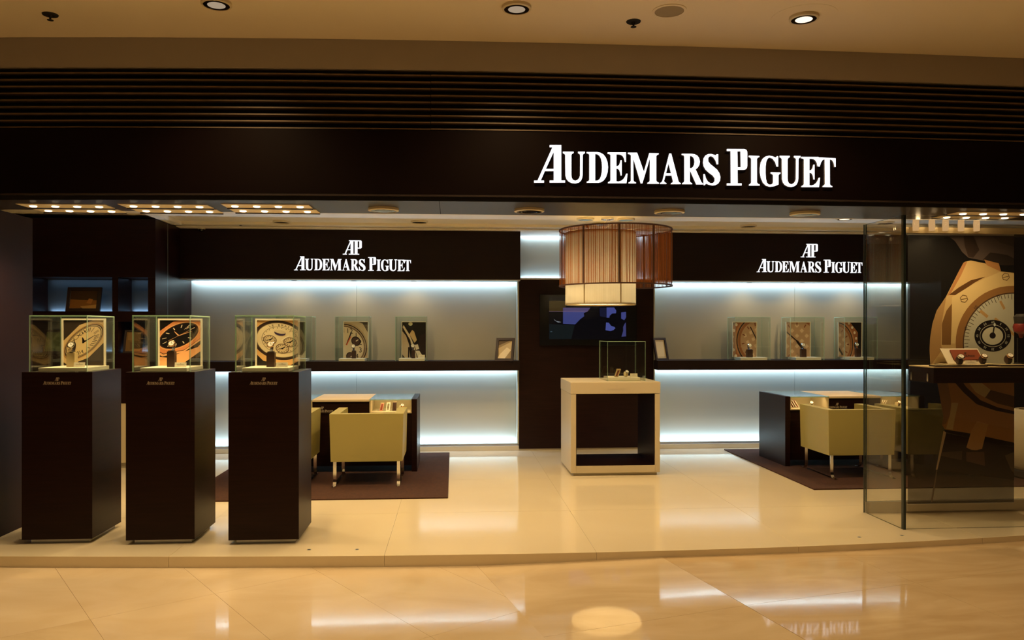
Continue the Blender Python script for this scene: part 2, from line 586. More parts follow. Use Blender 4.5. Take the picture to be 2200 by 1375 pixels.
# ------------------------------------------------------------------ flat prints
class Print:
    def __init__(self, w, h, T=None):
        self.w, self.h = w, h
        self.T = T or (lambda x, y: (x, y))
        self.v, self.f, self.c = [], [], []
        self.layer = 0
        self.raw = False
        self.ink = (1.12, 1.22, 1.42)

    def _clip(self, poly):
        for ax, lim, sgn in ((0, 0.0, 1), (0, self.w, -1), (1, 0.0, 1), (1, self.h, -1)):
            out = []
            for i in range(len(poly)):
                a, b = poly[i], poly[(i + 1) % len(poly)]
                ina, inb = sgn * (a[ax] - lim) >= 0, sgn * (b[ax] - lim) >= 0
                if ina:
                    out.append(a)
                if ina != inb:
                    t = (lim - a[ax]) / (b[ax] - a[ax])
                    out.append((a[0] + t * (b[0] - a[0]), a[1] + t * (b[1] - a[1])))
            poly = out
            if len(poly) < 3:
                return None
        return poly

    def tri(self, pts, col):
        q = self._clip(pts)
        if not q:
            return
        a = sum(q[i][0] * q[(i + 1) % len(q)][1] - q[(i + 1) % len(q)][0] * q[i][1] for i in range(len(q)))
        if abs(a) < 1e-9:
            return
        if a < 0:
            q = q[::-1]
        o = len(self.v)
        self.v += [(p[0], -0.00009 * self.layer, p[1]) for p in q]
        self.f.append(list(range(o, o + len(q))))
        c3 = col[:3] if self.raw else tuple(min(0.92, c * k) for c, k in zip(col, self.ink))   # ink colour as seen in neutral light
        self.c.append((*c3, col[3] if len(col) == 4 else 1.0))

    def loops(self, lps, col, new=True):
        if new:
            self.layer += 1
        lps = [[self.T(*p) for p in lp] for lp in lps]
        vl = [[Vector((p[0], p[1], 0)) for p in lp] for lp in lps]
        flat = [p for lp in lps for p in lp]
        for t in tessellate_polygon(vl):
            self.tri([flat[i] for i in t], col)

    def poly(self, pts, col, new=True):
        self.loops([pts], col, new)

    def rect(self, x0, y0, x1, y1, col, new=True):
        self.poly([(x0, y0), (x1, y0), (x1, y1), (x0, y1)], col, new)

    def line(self, a, b, w, col, new=False, w2=None):
        d = Vector((b[0] - a[0], b[1] - a[1])).normalized()
        n = Vector((-d.y, d.x)) * (w / 2)
        k = 1.0 if w2 is None else w2 / w
        self.poly([(a[0] + n.x, a[1] + n.y), (a[0] - n.x, a[1] - n.y), (b[0] - n.x * k, b[1] - n.y * k), (b[0] + n.x * k, b[1] + n.y * k)], col, new)

    def build(self, name, parent, mat, loc=(0, 0, 0), rot=(0, 0, 0)):
        me = bpy.data.meshes.new(name)
        me.from_pydata(self.v, [], self.f)
        ca = me.color_attributes.new('Col', 'FLOAT_COLOR', 'CORNER')
        k = 0
        for f, c in zip(self.f, self.c):
            for _ in f:
                ca.data[k].color = c
                k += 1
        me.materials.append(mat)
        me.update()
        return put(me, name, parent, loc, rot)


def circ(cx, cy, r, n=40, ry=None, a0=0.0, a1=2 * math.pi):
    ry = r if ry is None else ry
    full = abs(a1 - a0) > 6.28
    return [(cx + r * math.cos(a0 + (a1 - a0) * i / (n if full else n - 1)), cy + ry * math.sin(a0 + (a1 - a0) * i / (n if full else n - 1))) for i in range(n)]


def ngon(cx, cy, r, n, ph=0.0):
    return [(cx + r * math.cos(ph + 2 * math.pi * i / n), cy + r * math.sin(ph + 2 * math.pi * i / n)) for i in range(n)]


_TXT = {}


def text_polys(s):
    if s not in _TXT:
        cu = bpy.data.curves.new('t', 'FONT')
        cu.body = s
        cu.align_x = 'CENTER'; cu.align_y = 'CENTER'
        cu.resolution_u = 3
        ob = bpy.data.objects.new('t', cu)
        COL.objects.link(ob)
        dg = bpy.context.evaluated_depsgraph_get()
        me = bpy.data.meshes.new_from_object(ob.evaluated_get(dg))
        _TXT[s] = [[(me.vertices[i].co.x, me.vertices[i].co.y) for i in p.vertices] for p in me.polygons]
        bpy.data.objects.remove(ob); bpy.data.curves.remove(cu); bpy.data.meshes.remove(me)
    return _TXT[s]


def ptext(P, s, x, y, size, col, rot=0.0, new=True):
    if new:
        P.layer += 1
    c, sn = math.cos(rot), math.sin(rot)
    for pl in text_polys(s):
        pts = [P.T(x + size * (c * a - sn * b), y + size * (sn * a + c * b)) for a, b in pl]
        for i in range(1, len(pts) - 1):
            P.tri([pts[0], pts[i], pts[i + 1]], col)


def affine(a, b, c, d, e, f):
    return lambda x, y: (a * x + b * y + c, d * x + e * y + f)


def watch_print(w, h, T, bg, bezel, bezel2, dial, ink, accent, style):
    """a photograph of a wristwatch; unit circle = dial edge, mapped by T into the picture"""
    P = Print(w, h)
    P.rect(0, 0, w, h, bg)
    P.T = T
    if style == 'black':
        P.poly([(-1.5, -1.2), (-0.3, -1.75), (1.3, -1.35), (1.7, -0.5), (1.7, -1.6), (0.7, -2.6), (-1.5, -2.4)], bezel2)
        P.poly(ngon(0, -0.16, 1.52, 8, math.pi / 8), bezel2)
        P.poly(ngon(0, -0.05, 1.46, 8, math.pi / 8), lin(40, 24, 18))
    P.poly(ngon(0, 0, 1.46, 8, math.pi / 8), bezel)
    P.poly(circ(0, 0, 1.14), bezel2)
    P.poly(circ(0, 0, 1.06), lin(60, 40, 28) if style != 'black' else lin(70, 40, 26))
    P.poly(circ(0, 0, 1.0), dial)
    if style == 'black':
        P.layer += 1
        for k in range(12):
            a = k * math.pi / 6
            if k == 0:
                continue
            P.line((0.66 * math.cos(a), 0.66 * math.sin(a)), (0.9 * math.cos(a), 0.9 * math.sin(a)), 0.05, ink)
        P.layer += 1
        P.line((0, 0), (0.72 * math.cos(0.25), 0.72 * math.sin(0.25)), 0.07, accent, w2=0.03)
        P.line((0, 0), (0.55 * math.cos(2.2), 0.55 * math.sin(2.2)), 0.08, accent, w2=0.03)
        P.line((-0.5, -0.28), (0.5, 0.28), 0.02, accent)
        ptext(P, 'AP', 0.33, 0.5, 0.2, ink)
    elif style == 'roman':
        num = ['III', 'II', 'I', 'XII', 'XI', 'X', 'IX', 'VIII', 'VII', 'VI', 'V', 'IIII']
        P.loops([circ(0, 0, 0.97), circ(0, 0, 0.93)], ink)
        for k, s in enumerate(num):
            a = k * math.pi / 6
            ptext(P, s, 0.70 * math.cos(a), 0.70 * math.sin(a), 0.40, ink, a - math.pi / 2, new=(k == 0))
        P.layer += 1
        P.line((0, -0.04), (-0.16, 0.34), 0.16, ink, w2=0.04)
        P.line((0, -0.04), (0.62, 0.16), 0.12, ink, w2=0.03)
        P.poly(circ(0, -0.04, 0.08), ink)
        P.poly(circ(1.42, -0.28, 0.22), bezel)
        P.poly(circ(1.42, -0.28, 0.13), bezel2)
    elif style == 'sub':
        P.loops([circ(0, 0, 0.995), circ(0, 0, 0.98)], ink)
        for k, ch in enumerate('LE BRASSUS'):
            a = math.pi / 2 + 0.62 - k * 0.155
            if ch != ' ':
                ptext(P, ch, 0.86 * math.cos(a), 0.86 * math.sin(a), 0.17, ink, a - math.pi / 2, new=(k == 0))
        P.loops([circ(0, 0, 0.77), circ(0, 0, 0.755)], ink)
        for cx, cy in ((-0.42, -0.08), (0.42, -0.02), (0.14, -0.46)):
            P.poly(circ(cx, cy, 0.28, 24), lin(96, 70, 50))
            P.poly(circ(cx, cy, 0.245, 24), lin(206, 178, 134))
            P.layer += 1
            for k in range(12):
                a = k * math.pi / 6
                P.line((cx + .17 * math.cos(a), cy + .17 * math.sin(a)), (cx + .22 * math.cos(a), cy + .22 * math.sin(a)), 0.03, ink)
            P.line((cx, cy), (cx + 0.1, cy + 0.12), 0.05, ink)
            P.line((cx, cy), (cx - 0.14, cy - 0.06), 0.04, ink)
            P.poly(circ(cx, cy, 0.045, 10), ink, new=False)
        P.poly(circ(-0.05, 0.42, 0.24, 20, 0.16), lin(60, 45, 70))
        P.poly(circ(-0.05, 0.48, 0.24, 20, 0.10), lin(205, 180, 140))
        P.line((0.05, 0.0), (0.35, 0.35), 0.05, lin(235, 215, 180), new=True)
        P.layer += 1
        for k in range(24):
            a = k * math.pi / 12
            P.line((.68 * math.cos(a), .68 * math.sin(a)), (.73 * math.cos(a), .73 * math.sin(a)), 0.025, ink)
    elif style == 'chrono':
        P.loops([circ(0, 0, 0.98), circ(0, 0, 0.90)], lin(120, 95, 70))
        for k, s in enumerate(['3', '2', '1', '12', '11', '10', '9', '8', '7', '6', '5', '4']):
            a = k * math.pi / 6
            ptext(P, s, 0.74 * math.cos(a), 0.74 * math.sin(a), 0.36, ink, 0.25, new=(k == 0))
        for cx, cy in ((-0.45, 0.05), (0.34, -0.5), (0.42, 0.36)):
            P.poly(circ(cx, cy, 0.24, 24), lin(40, 28, 22))
            P.poly(circ(cx, cy, 0.19, 24), lin(75, 55, 44))
            P.line((cx, cy), (cx + 0.1, cy + 0.12), 0.04, lin(230, 210, 180), new=True)
        P.line((0, 0), (0.1, 0.72), 0.06, ink, new=True)
        P.line((0, 0), (0.12, 0.5), 0.05, accent, new=True)
    elif style == 'jewel':
        P.loops([circ(0, 0, 0.98), circ(0, 0, 0.86)], lin(150, 95, 55))
        P.layer += 1
        for k in range(28):
            a = k * 2 * math.pi / 28
            P.poly(circ(1.27 * math.cos(a), 1.27 * math.sin(a), 0.07, 8), lin(225, 200, 165), new=False)
        P.layer += 1
        for k in range(7):
            for j in range(7):
                x, y = -0.66 + 0.22 * k, -0.66 + 0.22 * j
                if x * x + y * y < 0.6 and (k + j) % 2:
                    P.poly(ngon(x, y, 0.1, 4), lin(206, 172, 132), new=False)
        P.line((0, 0), (0.4, -0.5), 0.10, ink, new=True)
        P.line((0, 0), (-0.55, 0.45), 0.05, ink, new=True)
        P.layer += 1
        for k in range(12):
            a = k * math.pi / 6
            P.line((.66 * math.cos(a), .66 * math.sin(a)), (.8 * math.cos(a), .8 * math.sin(a)), 0.05, accent)
    return P


def strap_print(w, h):
    P = Print(w, h, lambda x, y: (x * w, y * h))
    P.rect(0, 0, 1, 1, lin(26, 20, 18))
    P.poly([(0.55, 0.0), (1, 0.0), (1, 0.7), (0.75, 0.62)], lin(44, 30, 24))
    P.poly([(0, 0.1), (0.12, 0), (0.34, 0.0), (0.3, 0.35), (0.16, 0.62), (0, 0.75)], lin(190, 165, 130))
    P.poly([(0.02, 0.86), (0.34, 0.5), (0.5, 0.0), (0.62, 0.0), (0.5, 0.35), (0.3, 0.66), (0.06, 0.92)], lin(215, 190, 150))
    P.poly([(0.3, 0.66), (0.42, 0.78), (0.5, 0.74), (0.62, 0.5), (0.52, 0.42)], lin(200, 165, 110))
    P.poly([(0.52, 0.36), (0.66, 0.38), (0.72, 0.25), (0.58, 0.22)], lin(225, 205, 170))
    P.poly([(0.56, 0.2), (0.72, 0.2), (0.88, 0.04), (0.8, 0.0), (0.66, 0.0)], lin(230, 210, 175))
    P.poly([(0.25, 0.3), (0.32, 0.3), (0.3, 0.0), (0.24, 0.0)], lin(40, 24, 20))
    P.poly([(0.1, 0.96), (0.2, 0.88), (0.4, 0.88), (0.44, 1.0), (0.16, 1.0)], lin(34, 34, 24))
    P.poly(circ(0.35, 0.95, 0.09, 14, 0.05), lin(205, 195, 150))
    return P


# ------------------------------------------------------------------ bowed shop front
def bow(pts):
    xs = np.array([p.x for p in pts]); ys = np.array([p.y for p in pts])
    cf = np.polyfit(xs, ys, 3)
    x0, x1 = xs.min(), xs.max()

    def f(x):
        if x < x0:
            return float(np.polyval(cf, x0) + (x - x0) * np.polyval(np.polyder(cf), x0))
        if x > x1:
            return float(np.polyval(cf, x1) + (x - x1) * np.polyval(np.polyder(cf), x1))
        return float(np.polyval(cf, x))
    return f


YF = bow([atZ(*p) for p in ((0, 1195), (400, 1195.5), (800, 1194), (1100, 1190), (1600, 1178), (2200, 1150))])
YU = bow([atZ(*p, 3.325) for p in ((0, 80), (500, 83), (1100, 88), (1600, 105), (2200, 125))])
XS = [-6.0 + 0.25 * i for i in range(53)]

Z_CEIL, Z_LOUV, Z_FT, Z_FB, Z_SOF = 3.325, 3.135, 2.742, 2.316, 2.29
Z_SHOP = 2.66
Y_SOFB = 5.80
Y_H, Y_G, Y_C, Y_BACK = 9.35, 9.75, 9.55, 9.95
X_L = -3.12
X_CL, X_CR = atY(1115, 700, Y_C).x, atY(1404, 700, Y_C).x
X_R = atY(1955, 700, Y_G).x
Z_HT = atY(900, 495, Y_H).z
Z_HB = atY(900, 602, Y_H).z
Z_ST = atY(900, 776, Y_H).z
Z_SB = atY(900, 797, Y_H).z
Z_LG = atY(900, 951, Y_G).z

# ---- shop floor: one slab object per tile, front row ends in the bowed step
fl = MB()
fl.add([(x, YF(x) + 0.01, -0.004) for x in XS] + [(XS[-1], 10.2, -0.004), (XS[0], 10.2, -0.004)], [list(range(len(XS) + 2))])
fl.add([(x, YF(x) + 0.01, -0.12) for x in XS] + [(x, YF(x) + 0.01, -0.004) for x in XS],
       [[i, i + 1, len(XS) + i + 1, len(XS) + i] for i in range(len(XS) - 1)])
floor = struct(fl.build('floor', GROUT), 'glossy cream tiled shop floor raised one low step above the mall', 'floor')
TG = 0.0006
tx = [-0.446 + 1.375 * k for k in range(-5, 6)]
ty = [6.35 + 1.375 * k for k in range(0, 3)] + [10.1]
tile_me = None
for i in range(len(tx) - 1):
    x0, x1 = tx[i] + TG, tx[i + 1] - TG
    n = 7
    xx = [x0 + (x1 - x0) * k / (n - 1) for k in range(n)]
    bt = [(x, YF(x)) for x in xx] + [(x1, ty[0] - TG), (x0, ty[0] - TG)]
    MB().hexa([(a, b, -0.12) for a, b in bt], [(a, b, 0.0) for a, b in bt]).build('tile', TILE, floor, bevel=0.0015, seg=1)
    for j in range(len(ty) - 1):
        MB().box(x0, x1, ty[j] + TG, ty[j + 1] - TG, -0.02, 0.0).build('tile', TILE, floor)

# ---- mall floor: two grids of marble slabs meeting at a slanted joint, the right one ramping up
mf = MB()
mf.box(-9, 9, -4, 5.6, -0.25, -0.15)
mall = struct(mf.build('floor', GROUT), 'polished beige marble mall floor in front of the shop step', 'floor')


def clip_half(poly, n, d, keep_less=True):
    out = []
    for i in range(len(poly)):
        a, b = poly[i], poly[(i + 1) % len(poly)]
        fa, fb = a[0] * n[0] + a[1] * n[1] - d, b[0] * n[0] + b[1] * n[1] - d
        if not keep_less:
            fa, fb = -fa, -fb
        if fa <= 0:
            out.append(a)
        if (fa < 0) != (fb < 0) and abs(fa - fb) > 1e-9:
            t = fa / (fa - fb)
            out.append((a[0] + t * (b[0] - a[0]), a[1] + t * (b[1] - a[1])))
    return out


dA, nA = (0.243, -0.970), (0.970, 0.243)     # right-hand grid
d1, n1 = (0.557, -0.830), (0.830, 0.557)     # left-hand grid
SA, SB = 1.395, 2.574


def zfun(x, y):
    # the paving falls gently away from the shop and ramps up towards the right
    s = x * nA[0] + y * nA[1]
    if s <= SA + 1e-6:
        return -0.073 + 0.009 * (y - 5.1)
    if s <= SB:
        k = (s - SA) / (SB - SA)
        return -0.073 + k * 0.030 + (0.011 + 0.003 * k) * (y - 5.1)
    return -0.043 + 0.013 * (y - 5.1)


def slab(poly, mats, zf):
    if len(poly) < 3:
        return
    ar = 0.5 * sum(poly[i][0] * poly[(i + 1) % len(poly)][1] - poly[(i + 1) % len(poly)][0] * poly[i][1] for i in range(len(poly)))
    if abs(ar) < 0.01:
        return
    if ar < 0:
        poly = poly[::-1]
    MB().hexa([(a, b, -0.15) for a, b in poly], [(a, b, zf(a, b)) for a, b in poly]).build('tile', mats, mall)


random.seed(11)
G2 = 0.0007
for i in range(-9, 8):
    for j in range(-4, 5):
        a0, a1 = 0.838 + 0.648 * i + G2, 0.838 + 0.648 * (i + 1) - G2
        b0, b1 = -3.39 + 1.3 * j + G2, -3.39 + 1.3 * (j + 1) - G2
        q = [(a * n1[0] + b * d1[0], a * n1[1] + b * d1[1]) for a, b in ((a0, b0), (a1, b0), (a1, b1), (a0, b1))]
        q = clip_half(q, nA, SA - G2)
        if q:
            q = clip_half(q, (0, 1), 5.5)
        if q:
            q = clip_half(q, (0, -1), 2.0)
        if q and max(p[0] for p in q) > -6:
            slab(q, random.choice((MARBLE_B, MARBLE_B, MARBLE)), lambda x, y: -0.073 + 0.009 * (y - 5.1))
for i in range(0, 5):
    for j in range(-2, 5):
        a0, a1 = SA + 1.179 * i + G2, SA + 1.179 * (i + 1) - G2
        b0, b1 = -3.734 + 1.18 * (j - 1) + G2, -3.734 + 1.18 * j - G2
        q = [(a * nA[0] + b * dA[0], a * nA[1] + b * dA[1]) for a, b in ((a0, b0), (a1, b0), (a1, b1), (a0, b1))]
        q = clip_half(q, (0, 1), 5.7)
        if q:
            q = clip_half(q, (0, -1), 2.0)
        if q:
            slab(q, MARBLE_C if i else MARBLE, zfun)

# ---- mall ceiling, bulkhead, louvre, fascia
ce = MB()
nX = len(XS)
ce.add([(x, YU(x) + 0.3, Z_CEIL) for x in XS] + [(XS[-1] + 3, -4.5, Z_CEIL), (XS[0] - 3, -4.5, Z_CEIL)] +
       [(x, YU(x) + 0.3, Z_CEIL + 0.1) for x in XS] + [(XS[-1] + 3, -4.5, Z_CEIL + 0.1), (XS[0] - 3, -4.5, Z_CEIL + 0.1)],
       [list(range(nX + 2))[::-1], [nX + 2 + k for k in range(nX + 2)]])
struct(ce.build('ceiling', PAINT), 'plain tan painted mall ceiling along the top of the picture', 'ceiling')
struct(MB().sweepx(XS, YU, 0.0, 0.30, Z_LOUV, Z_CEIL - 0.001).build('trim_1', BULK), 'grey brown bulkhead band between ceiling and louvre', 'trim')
lv = struct(MB().sweepx(XS, YU, 0.16, 0.28, Z_FT + 0.002, Z_LOUV - 0.002).build('trim_2', DARKVOID), 'dark louvre of thin horizontal slats above the shop sign', 'louvre')
xj = atY(925, 250, 5.15).x
XSL = [x for x in XS if x < xj - 0.02] + [xj - 0.002]
XSR = [xj + 0.002] + [x for x in XS if x > xj + 0.02]
for k in range(9):
    z = Z_FT + 0.006 + k * 0.0436
    for part, dz in ((XSL, 0.0), (XSR, 0.0015)):
        MB().sweepx(part, YU, 0.008, 0.06, z + dz, z + dz + 0.0085).build('slat', SLAT, lv)
wf = struct(MB().sweepx(XS, YU, 0.0, 0.30, Z_FB + 0.012, Z_FT).build('wall_front', FASCIA), 'dark brown fascia band carrying the large lit shop name', 'fascia')
MB().sweepx(XS, YU, -0.004, 0.02, Z_FB, Z_FB + 0.010).build('edge_trim', SOFFIT, wf)
MB().sweepx(XS, YU, 0.03, 0.30, Z_SOF + 0.004, Z_FB + 0.012).build('shadow_gap', DARKVOID, wf)
so = MB()
so.add([(x, YU(x) + 0.035, Z_SOF) for x in XS] + [(XS[-1], Y_SOFB, Z_SOF), (XS[0], Y_SOFB, Z_SOF)] +
       [(x, YU(x) + 0.035, Z_SOF + 0.02) for x in XS] + [(XS[-1], Y_SOFB, Z_SOF + 0.02), (XS[0], Y_SOFB, Z_SOF + 0.02)],
       [list(range(nX + 2))[::-1], [nX + 2 + k for k in range(nX + 2)]])
so.box(XS[0], XS[-1], Y_SOFB - 0.004, Y_SOFB, Z_SOF, Z_SOF + 0.02)
sof = so.build('trim_3', SOFFIT)
qj = atZ(945, 445, Z_SOF)
MB().box(qj.x - 0.002, qj.x + 0.002, YU(qj.x) + 0.04, Y_SOFB - 0.005, Z_SOF - 0.0008, Z_SOF + 0.001).build('joint', DARKVOID, sof)
sof = struct(sof, 'dark brown soffit under the fascia holding downlights and lamp trays', 'soffit')
MB().box(XS[0], XS[-1], Y_SOFB, Y_SOFB + 0.10, Z_SOF + 0.012, Z_SHOP + 0.1).build('trim_4', SHOPCEIL)
struct(bpy.data.objects['trim_4'], 'cream riser behind the soffit up to the shop ceiling', 'trim')

# ---- shop shell
struct(MB().box(-6.2, 8.2, Y_SOFB + 0.1, 10.2, Z_SHOP, Z_SHOP + 0.1).build('ceiling', SHOPCEIL), 'cream shop ceiling with recessed downlights', 'ceiling')
struct(MB().box(-6.2, 8.2, Y_BACK, 10.2, 0.0, Z_SHOP).build('wall_back', WALLDARK), 'dark wall behind the lit glass panels', 'wall')
struct(MB().box(-6.2, -5.6, 5.2, Y_BACK, 0.0, Z_SHOP).build('wall_left', WALLDARK), 'dark inner wall at the far left of the shop', 'wall')
struct(MB().box(8.0, 8.2, 5.0, Y_BACK, 0.0, Z_SHOP).build('wall_right', WALLDARK), 'dark inner wall at the far right of the shop', 'wall')
xc0 = atZ(0, 1154).x
yc1 = xc0 / (ray(70, 700)[0]) * ray(70, 700)[1]
lw = struct(MB().box(-5.4, xc0, YF(xc0) + 0.02, yc1, 0.0, Z_SOF - 0.001).build('wall_left', pbr('plum_brown_panel', (0.020, 0.009, 0.011), 0.45, spec=0.1)),
            'plum brown end wall standing at the left side of the shop front', 'wall')
# cornice of the shop ceiling over the headers
struct(MB().box(X_L, X_R + 0.6, 9.10, Y_BACK, Z_SHOP - 0.03, Z_SHOP - 0.0005).box(X_L, X_R + 0.6, 9.22, Y_BACK, Z_HT, Z_SHOP - 0.036)
       .build('trim_5', SHOPCEIL), 'stepped cream cornice where the shop ceiling meets the dark headers', 'trim')
struct(MB().box(X_L, X_L + 0.10, Y_SOFB + 0.1, 9.10, Z_SHOP - 0.04, Z_SHOP - 0.0005).build('trim_6', SHOPCEIL), 'narrow cream cornice along the left edge of the shop ceiling', 'trim')


def led(name, x0, x1, y, z, up, parent=None, p=P_LED, tilt=0.0):
    L_ = x1 - x0
    # area light looks along -Z; rot x 180 flips it upwards
    return light(name, 'AREA', ((x0 + x1) / 2, y, z), p * L_, LED, parent, rot=(math.pi + tilt if up else tilt, 0, 0), shape='RECTANGLE', size=L_ - 0.02, size_y=0.02)


def niche(x0, x1, seam_px, side):
    # frosted panels, upper and lower, split at the seam
    xs_ = atY(seam_px, 700, Y_G).x
    w = thing('wall_back', 'frosted glass wall bay with cold light strips %s of the dark screen panel' % side, 'wall panel', ((x0 + x1) / 2, Y_G, 0))
    w['kind'] = 'structure'
    ox = -(x0 + x1) / 2
    for a, b in ((x0, xs_ - 0.0015), (xs_ + 0.0015, x1)):
        MB().box(a + ox, b + ox, 0, 0.02, Z_LG - 0.04, Z_SB - 0.004).build('glass_panel', FROST, w)
        MB().box(a + ox, b + ox, 0, 0.02, Z_ST - 0.0, Z_HB + 0.10).build('glass_panel', FROST, w)
    # header box with lit underside
    h = thing('trim_7' if side == 'left' else 'trim_8', 'dark header panel with a lit shop name over the %s wall bay' % side, 'header', ((x0 + x1) / 2, Y_H, Z_HB))
    h['kind'] = 'structure'
    hb = MB().box(x0 + ox, x1 + ox, 0, Y_G - Y_H - 0.07, 0.012, Z_HT - Z_HB - 0.001).build('body', WOODH, h)
    MB().box(x0 + ox, x1 + ox, 0.004, Y_G - Y_H - 0.07, 0, 0.011).build('underside', STEELW, h)
    for px in ((632, 760, 889) if side == 'left' else (1610, 1723, 1840)):
        q = atY(px, 604, Y_H + 0.16)
        MB().lathe([(0.0, -0.002), (0.03, -0.002), (0.035, 0.0)], 16, (q.x + ox, 0.16, 0)).build('downlight', BLACKM, hb)
        light('shelf_light', 'SPOT', (q.x + ox, 0.16, -0.01), P_SHELF, WARM, h, rot=(0.25, 0, 0), spot_size=math.radians(140), spot_blend=1.0, shadow_soft_size=0.03)
    led('led_strip', x0 + 0.01, x1 - 0.01, Y_G - 0.034, Z_HB + 0.045, False, tilt=0.25)
    # shelf
    s = thing('wall_shelf', 'thick dark wood shelf across the %s frosted wall bay' % side, 'shelf', ((x0 + x1) / 2, Y_H, Z_SB))
    MB().box(x0 + ox + 0.002, x1 + ox - 0.002, 0, Y_G - Y_H - 0.065, 0, Z_ST - Z_SB).build('board', WOODH, s, bevel=0.002)
    MB().box(x0 + ox + 0.002, x1 + ox - 0.002, Y_G - Y_H - 0.064, Y_G - Y_H - 0.001, Z_ST - Z_SB - 0.02, Z_ST - Z_SB - 0.001).build('back_strip', WOODH, s)
    led('led_strip', x0 + 0.01, x1 - 0.01, Y_G - 0.034, Z_SB + 0.045, False, tilt=0.25)
    # bottom ledge
    g = thing('baseboard_' + side, 'low grey ledge hiding a light strip under the %s wall bay' % side, 'ledge', ((x0 + x1) / 2, Y_G - 0.16, 0))
    g['kind'] = 'structure'
    MB().box(x0 + ox, x1 + ox, 0, 0.10, 0.055, Z_LG).build('lip', STEELW, g)
    MB().box(x0 + ox, x1 + ox, -0.03, 0.10, 0.001, 0.054).build('plinth', pbr('pale_plinth' + side, (0.6, 0.55, 0.45), 0.4), g)
    led('led_strip', x0 + 0.01, x1 - 0.01, Y_G - 0.034, Z_LG - 0.04, True, tilt=-0.25)


niche(X_L, X_CL, 766, 'left')
niche(X_CR, X_R, 1707, 'right')

# ---- centre panel
zc = atY(1160, 601, Y_C).z
cp = thing('wall_back', 'dark wood panel between the lit bays carrying the black screen', 'wall panel', ((X_CL + X_CR) / 2, Y_C, 0))
cp['kind'] = 'structure'
hw = (X_CR - X_CL) / 2
MB().box(-hw, hw, 0, 0.30, 0.022, zc).build('panel', WOOD, cp)
MB().box(-hw, hw, 0.01, 0.30, 0.001, 0.021).build('kick', GREYSHOE, cp)
MB().box(-hw, hw, 0.0, 0.19, zc + 0.0005, zc + 0.02).build('ledge', STEELW, cp)
MB().box(-hw, hw, 0.23, 0.25, zc + 0.002, Z_HT - 0.001).build('glass_panel', FROST, cp)
for s in (-1, 1):
    xa = s * (hw + 0.016)
    MB().box(min(xa, s * hw + s * 0.001), max(xa, s * hw + s * 0.001), -0.0, 0.19, Z_LG, Z_HB).build('side_pane', FROST, cp)
led('led_strip', X_CL + 0.03, X_CR - 0.03, Y_C + 0.205, zc + 0.004, True, p=P_LED * 0.45, tilt=-0.35)
led('led_strip', X_CL + 0.03, X_CR - 0.03, Y_C + 0.205, Z_HT - 0.002, False, p=P_LED * 0.4, tilt=0.35)

# ---- left wall cabinet with small open compartments
YB = 8.60


def wx(px):
    return atY(px, 700, YB).x


def wz(py):
    return atY(200, py, YB).z


cab = thing('wall_cabinet', 'tall dark wood cabinet block with open display compartments at the far left', 'cabinet', (X_L - 1.0, YB, 0))
CXO, CYO = -(X_L - 1.0), -YB


def cbox(name, px0, px1, z0, z1, y0=0.0, y1=0.35, mat=WOOD):
    x0 = px0 if isinstance(px0, float) else wx(px0)
    x1 = px1 if isinstance(px1, float) else wx(px1)
    return MB().box(x0 + CXO, x1 + CXO, y0, y1, z0, z1).build(name, mat, cab)


zT1, zB1, zT2, zB2 = wz(595), wz(669), wz(691), wz(759)
cbox('upper_body', -5.55, X_L, zT1, Z_SHOP - 0.045)
cbox('shelf_board', -5.55, X_L, zT2, zB1)
zd1, zd0 = wz(866), 0.06
cbox('lower_body', -5.55, X_L, zd1, zB2)
cbox('door', -5.55, -4.004, zd0, zd1 - 0.004, 0.01, 0.35, BEIGEDOOR)
cbox('door', -4.0, X_L, zd0, zd1 - 0.004, 0.01, 0.35, BEIGEDOOR)
cbox('plinth', -5.55, X_L, 0.001, zd0 - 0.004, 0.04, 0.35, GREYSHOE)
for a, b in ((60, 66), (241, 254), (318, 323.3)):
    for z0, z1 in ((zB1, zT1), (zB2, zT2)):
        cbox('upright', a, X_L if b > 320 else b, z0 + 0.0005, z1 - 0.0005)
cbox('back_panel', -5.55, X_L, 0.06, Z_SHOP - 0.05, 0.352, 0.37, pbr('teal_grey_back', (0.12, 0.15, 0.16), 0.4))
MB().box(X_L - 0.02 + CXO, X_L + CXO, 0.372, Y_G - YB + 0.05, 0.001, Z_SHOP - 0.045).build('side_panel', WOOD, cab)
for a, b in ((72, 240), (256, 317)):
    for z in (zB1, zB2):
        led('led_strip', wx(a), wx(b), YB + 0.335, z + 0.006, True, p=1.0 if z == zB1 else 0.8)
    led('led_strip', wx(a), wx(b), YB + 0.30, zT1 - 0.006, False, p=0.25)

# ---- right return block
rb = struct(MB().box(X_R, 7.9, 9.10, Y_BACK - 0.01, 0.001, Z_SHOP - 0.045).build('wall_right', WOOD), 'dark wood return block at the right end of the lit wall', 'wall')

# ------------------------------------------------------------------ signs
def sign_letters(root, S, mat, depth, place):
    """each letter its own part; place(x) -> (location offset, rotation z) for a letter whose left edge is at x"""
    for g in GLYPHS:
        gx = min(p[0] for p in g[0])
        mb = MB().prism([[(p[0] - gx, p[1]) for p in lp] for lp in g], -depth, 0.0, m=0, ms=1, S=S)
        loc, rz = place(gx * S)
        mb.build('letter', [mat, SIGNSIDE], root, loc=loc, rot=(0, 0, rz))


xs0 = 1147.0
ya = YU(0.5)
pL = atY(1147, 392, YU(atY(1147, 392, ya).x))
pR = atY(1793, 404, YU(atY(1793, 404, ya).x))
zb = (pL.z + pR.z) / 2
W1 = (pR - pL).length
sg = thing('shop_sign', 'large white lit shop name in serif letters on the dark fascia', 'sign', (pL.x, YU(pL.x), zb))


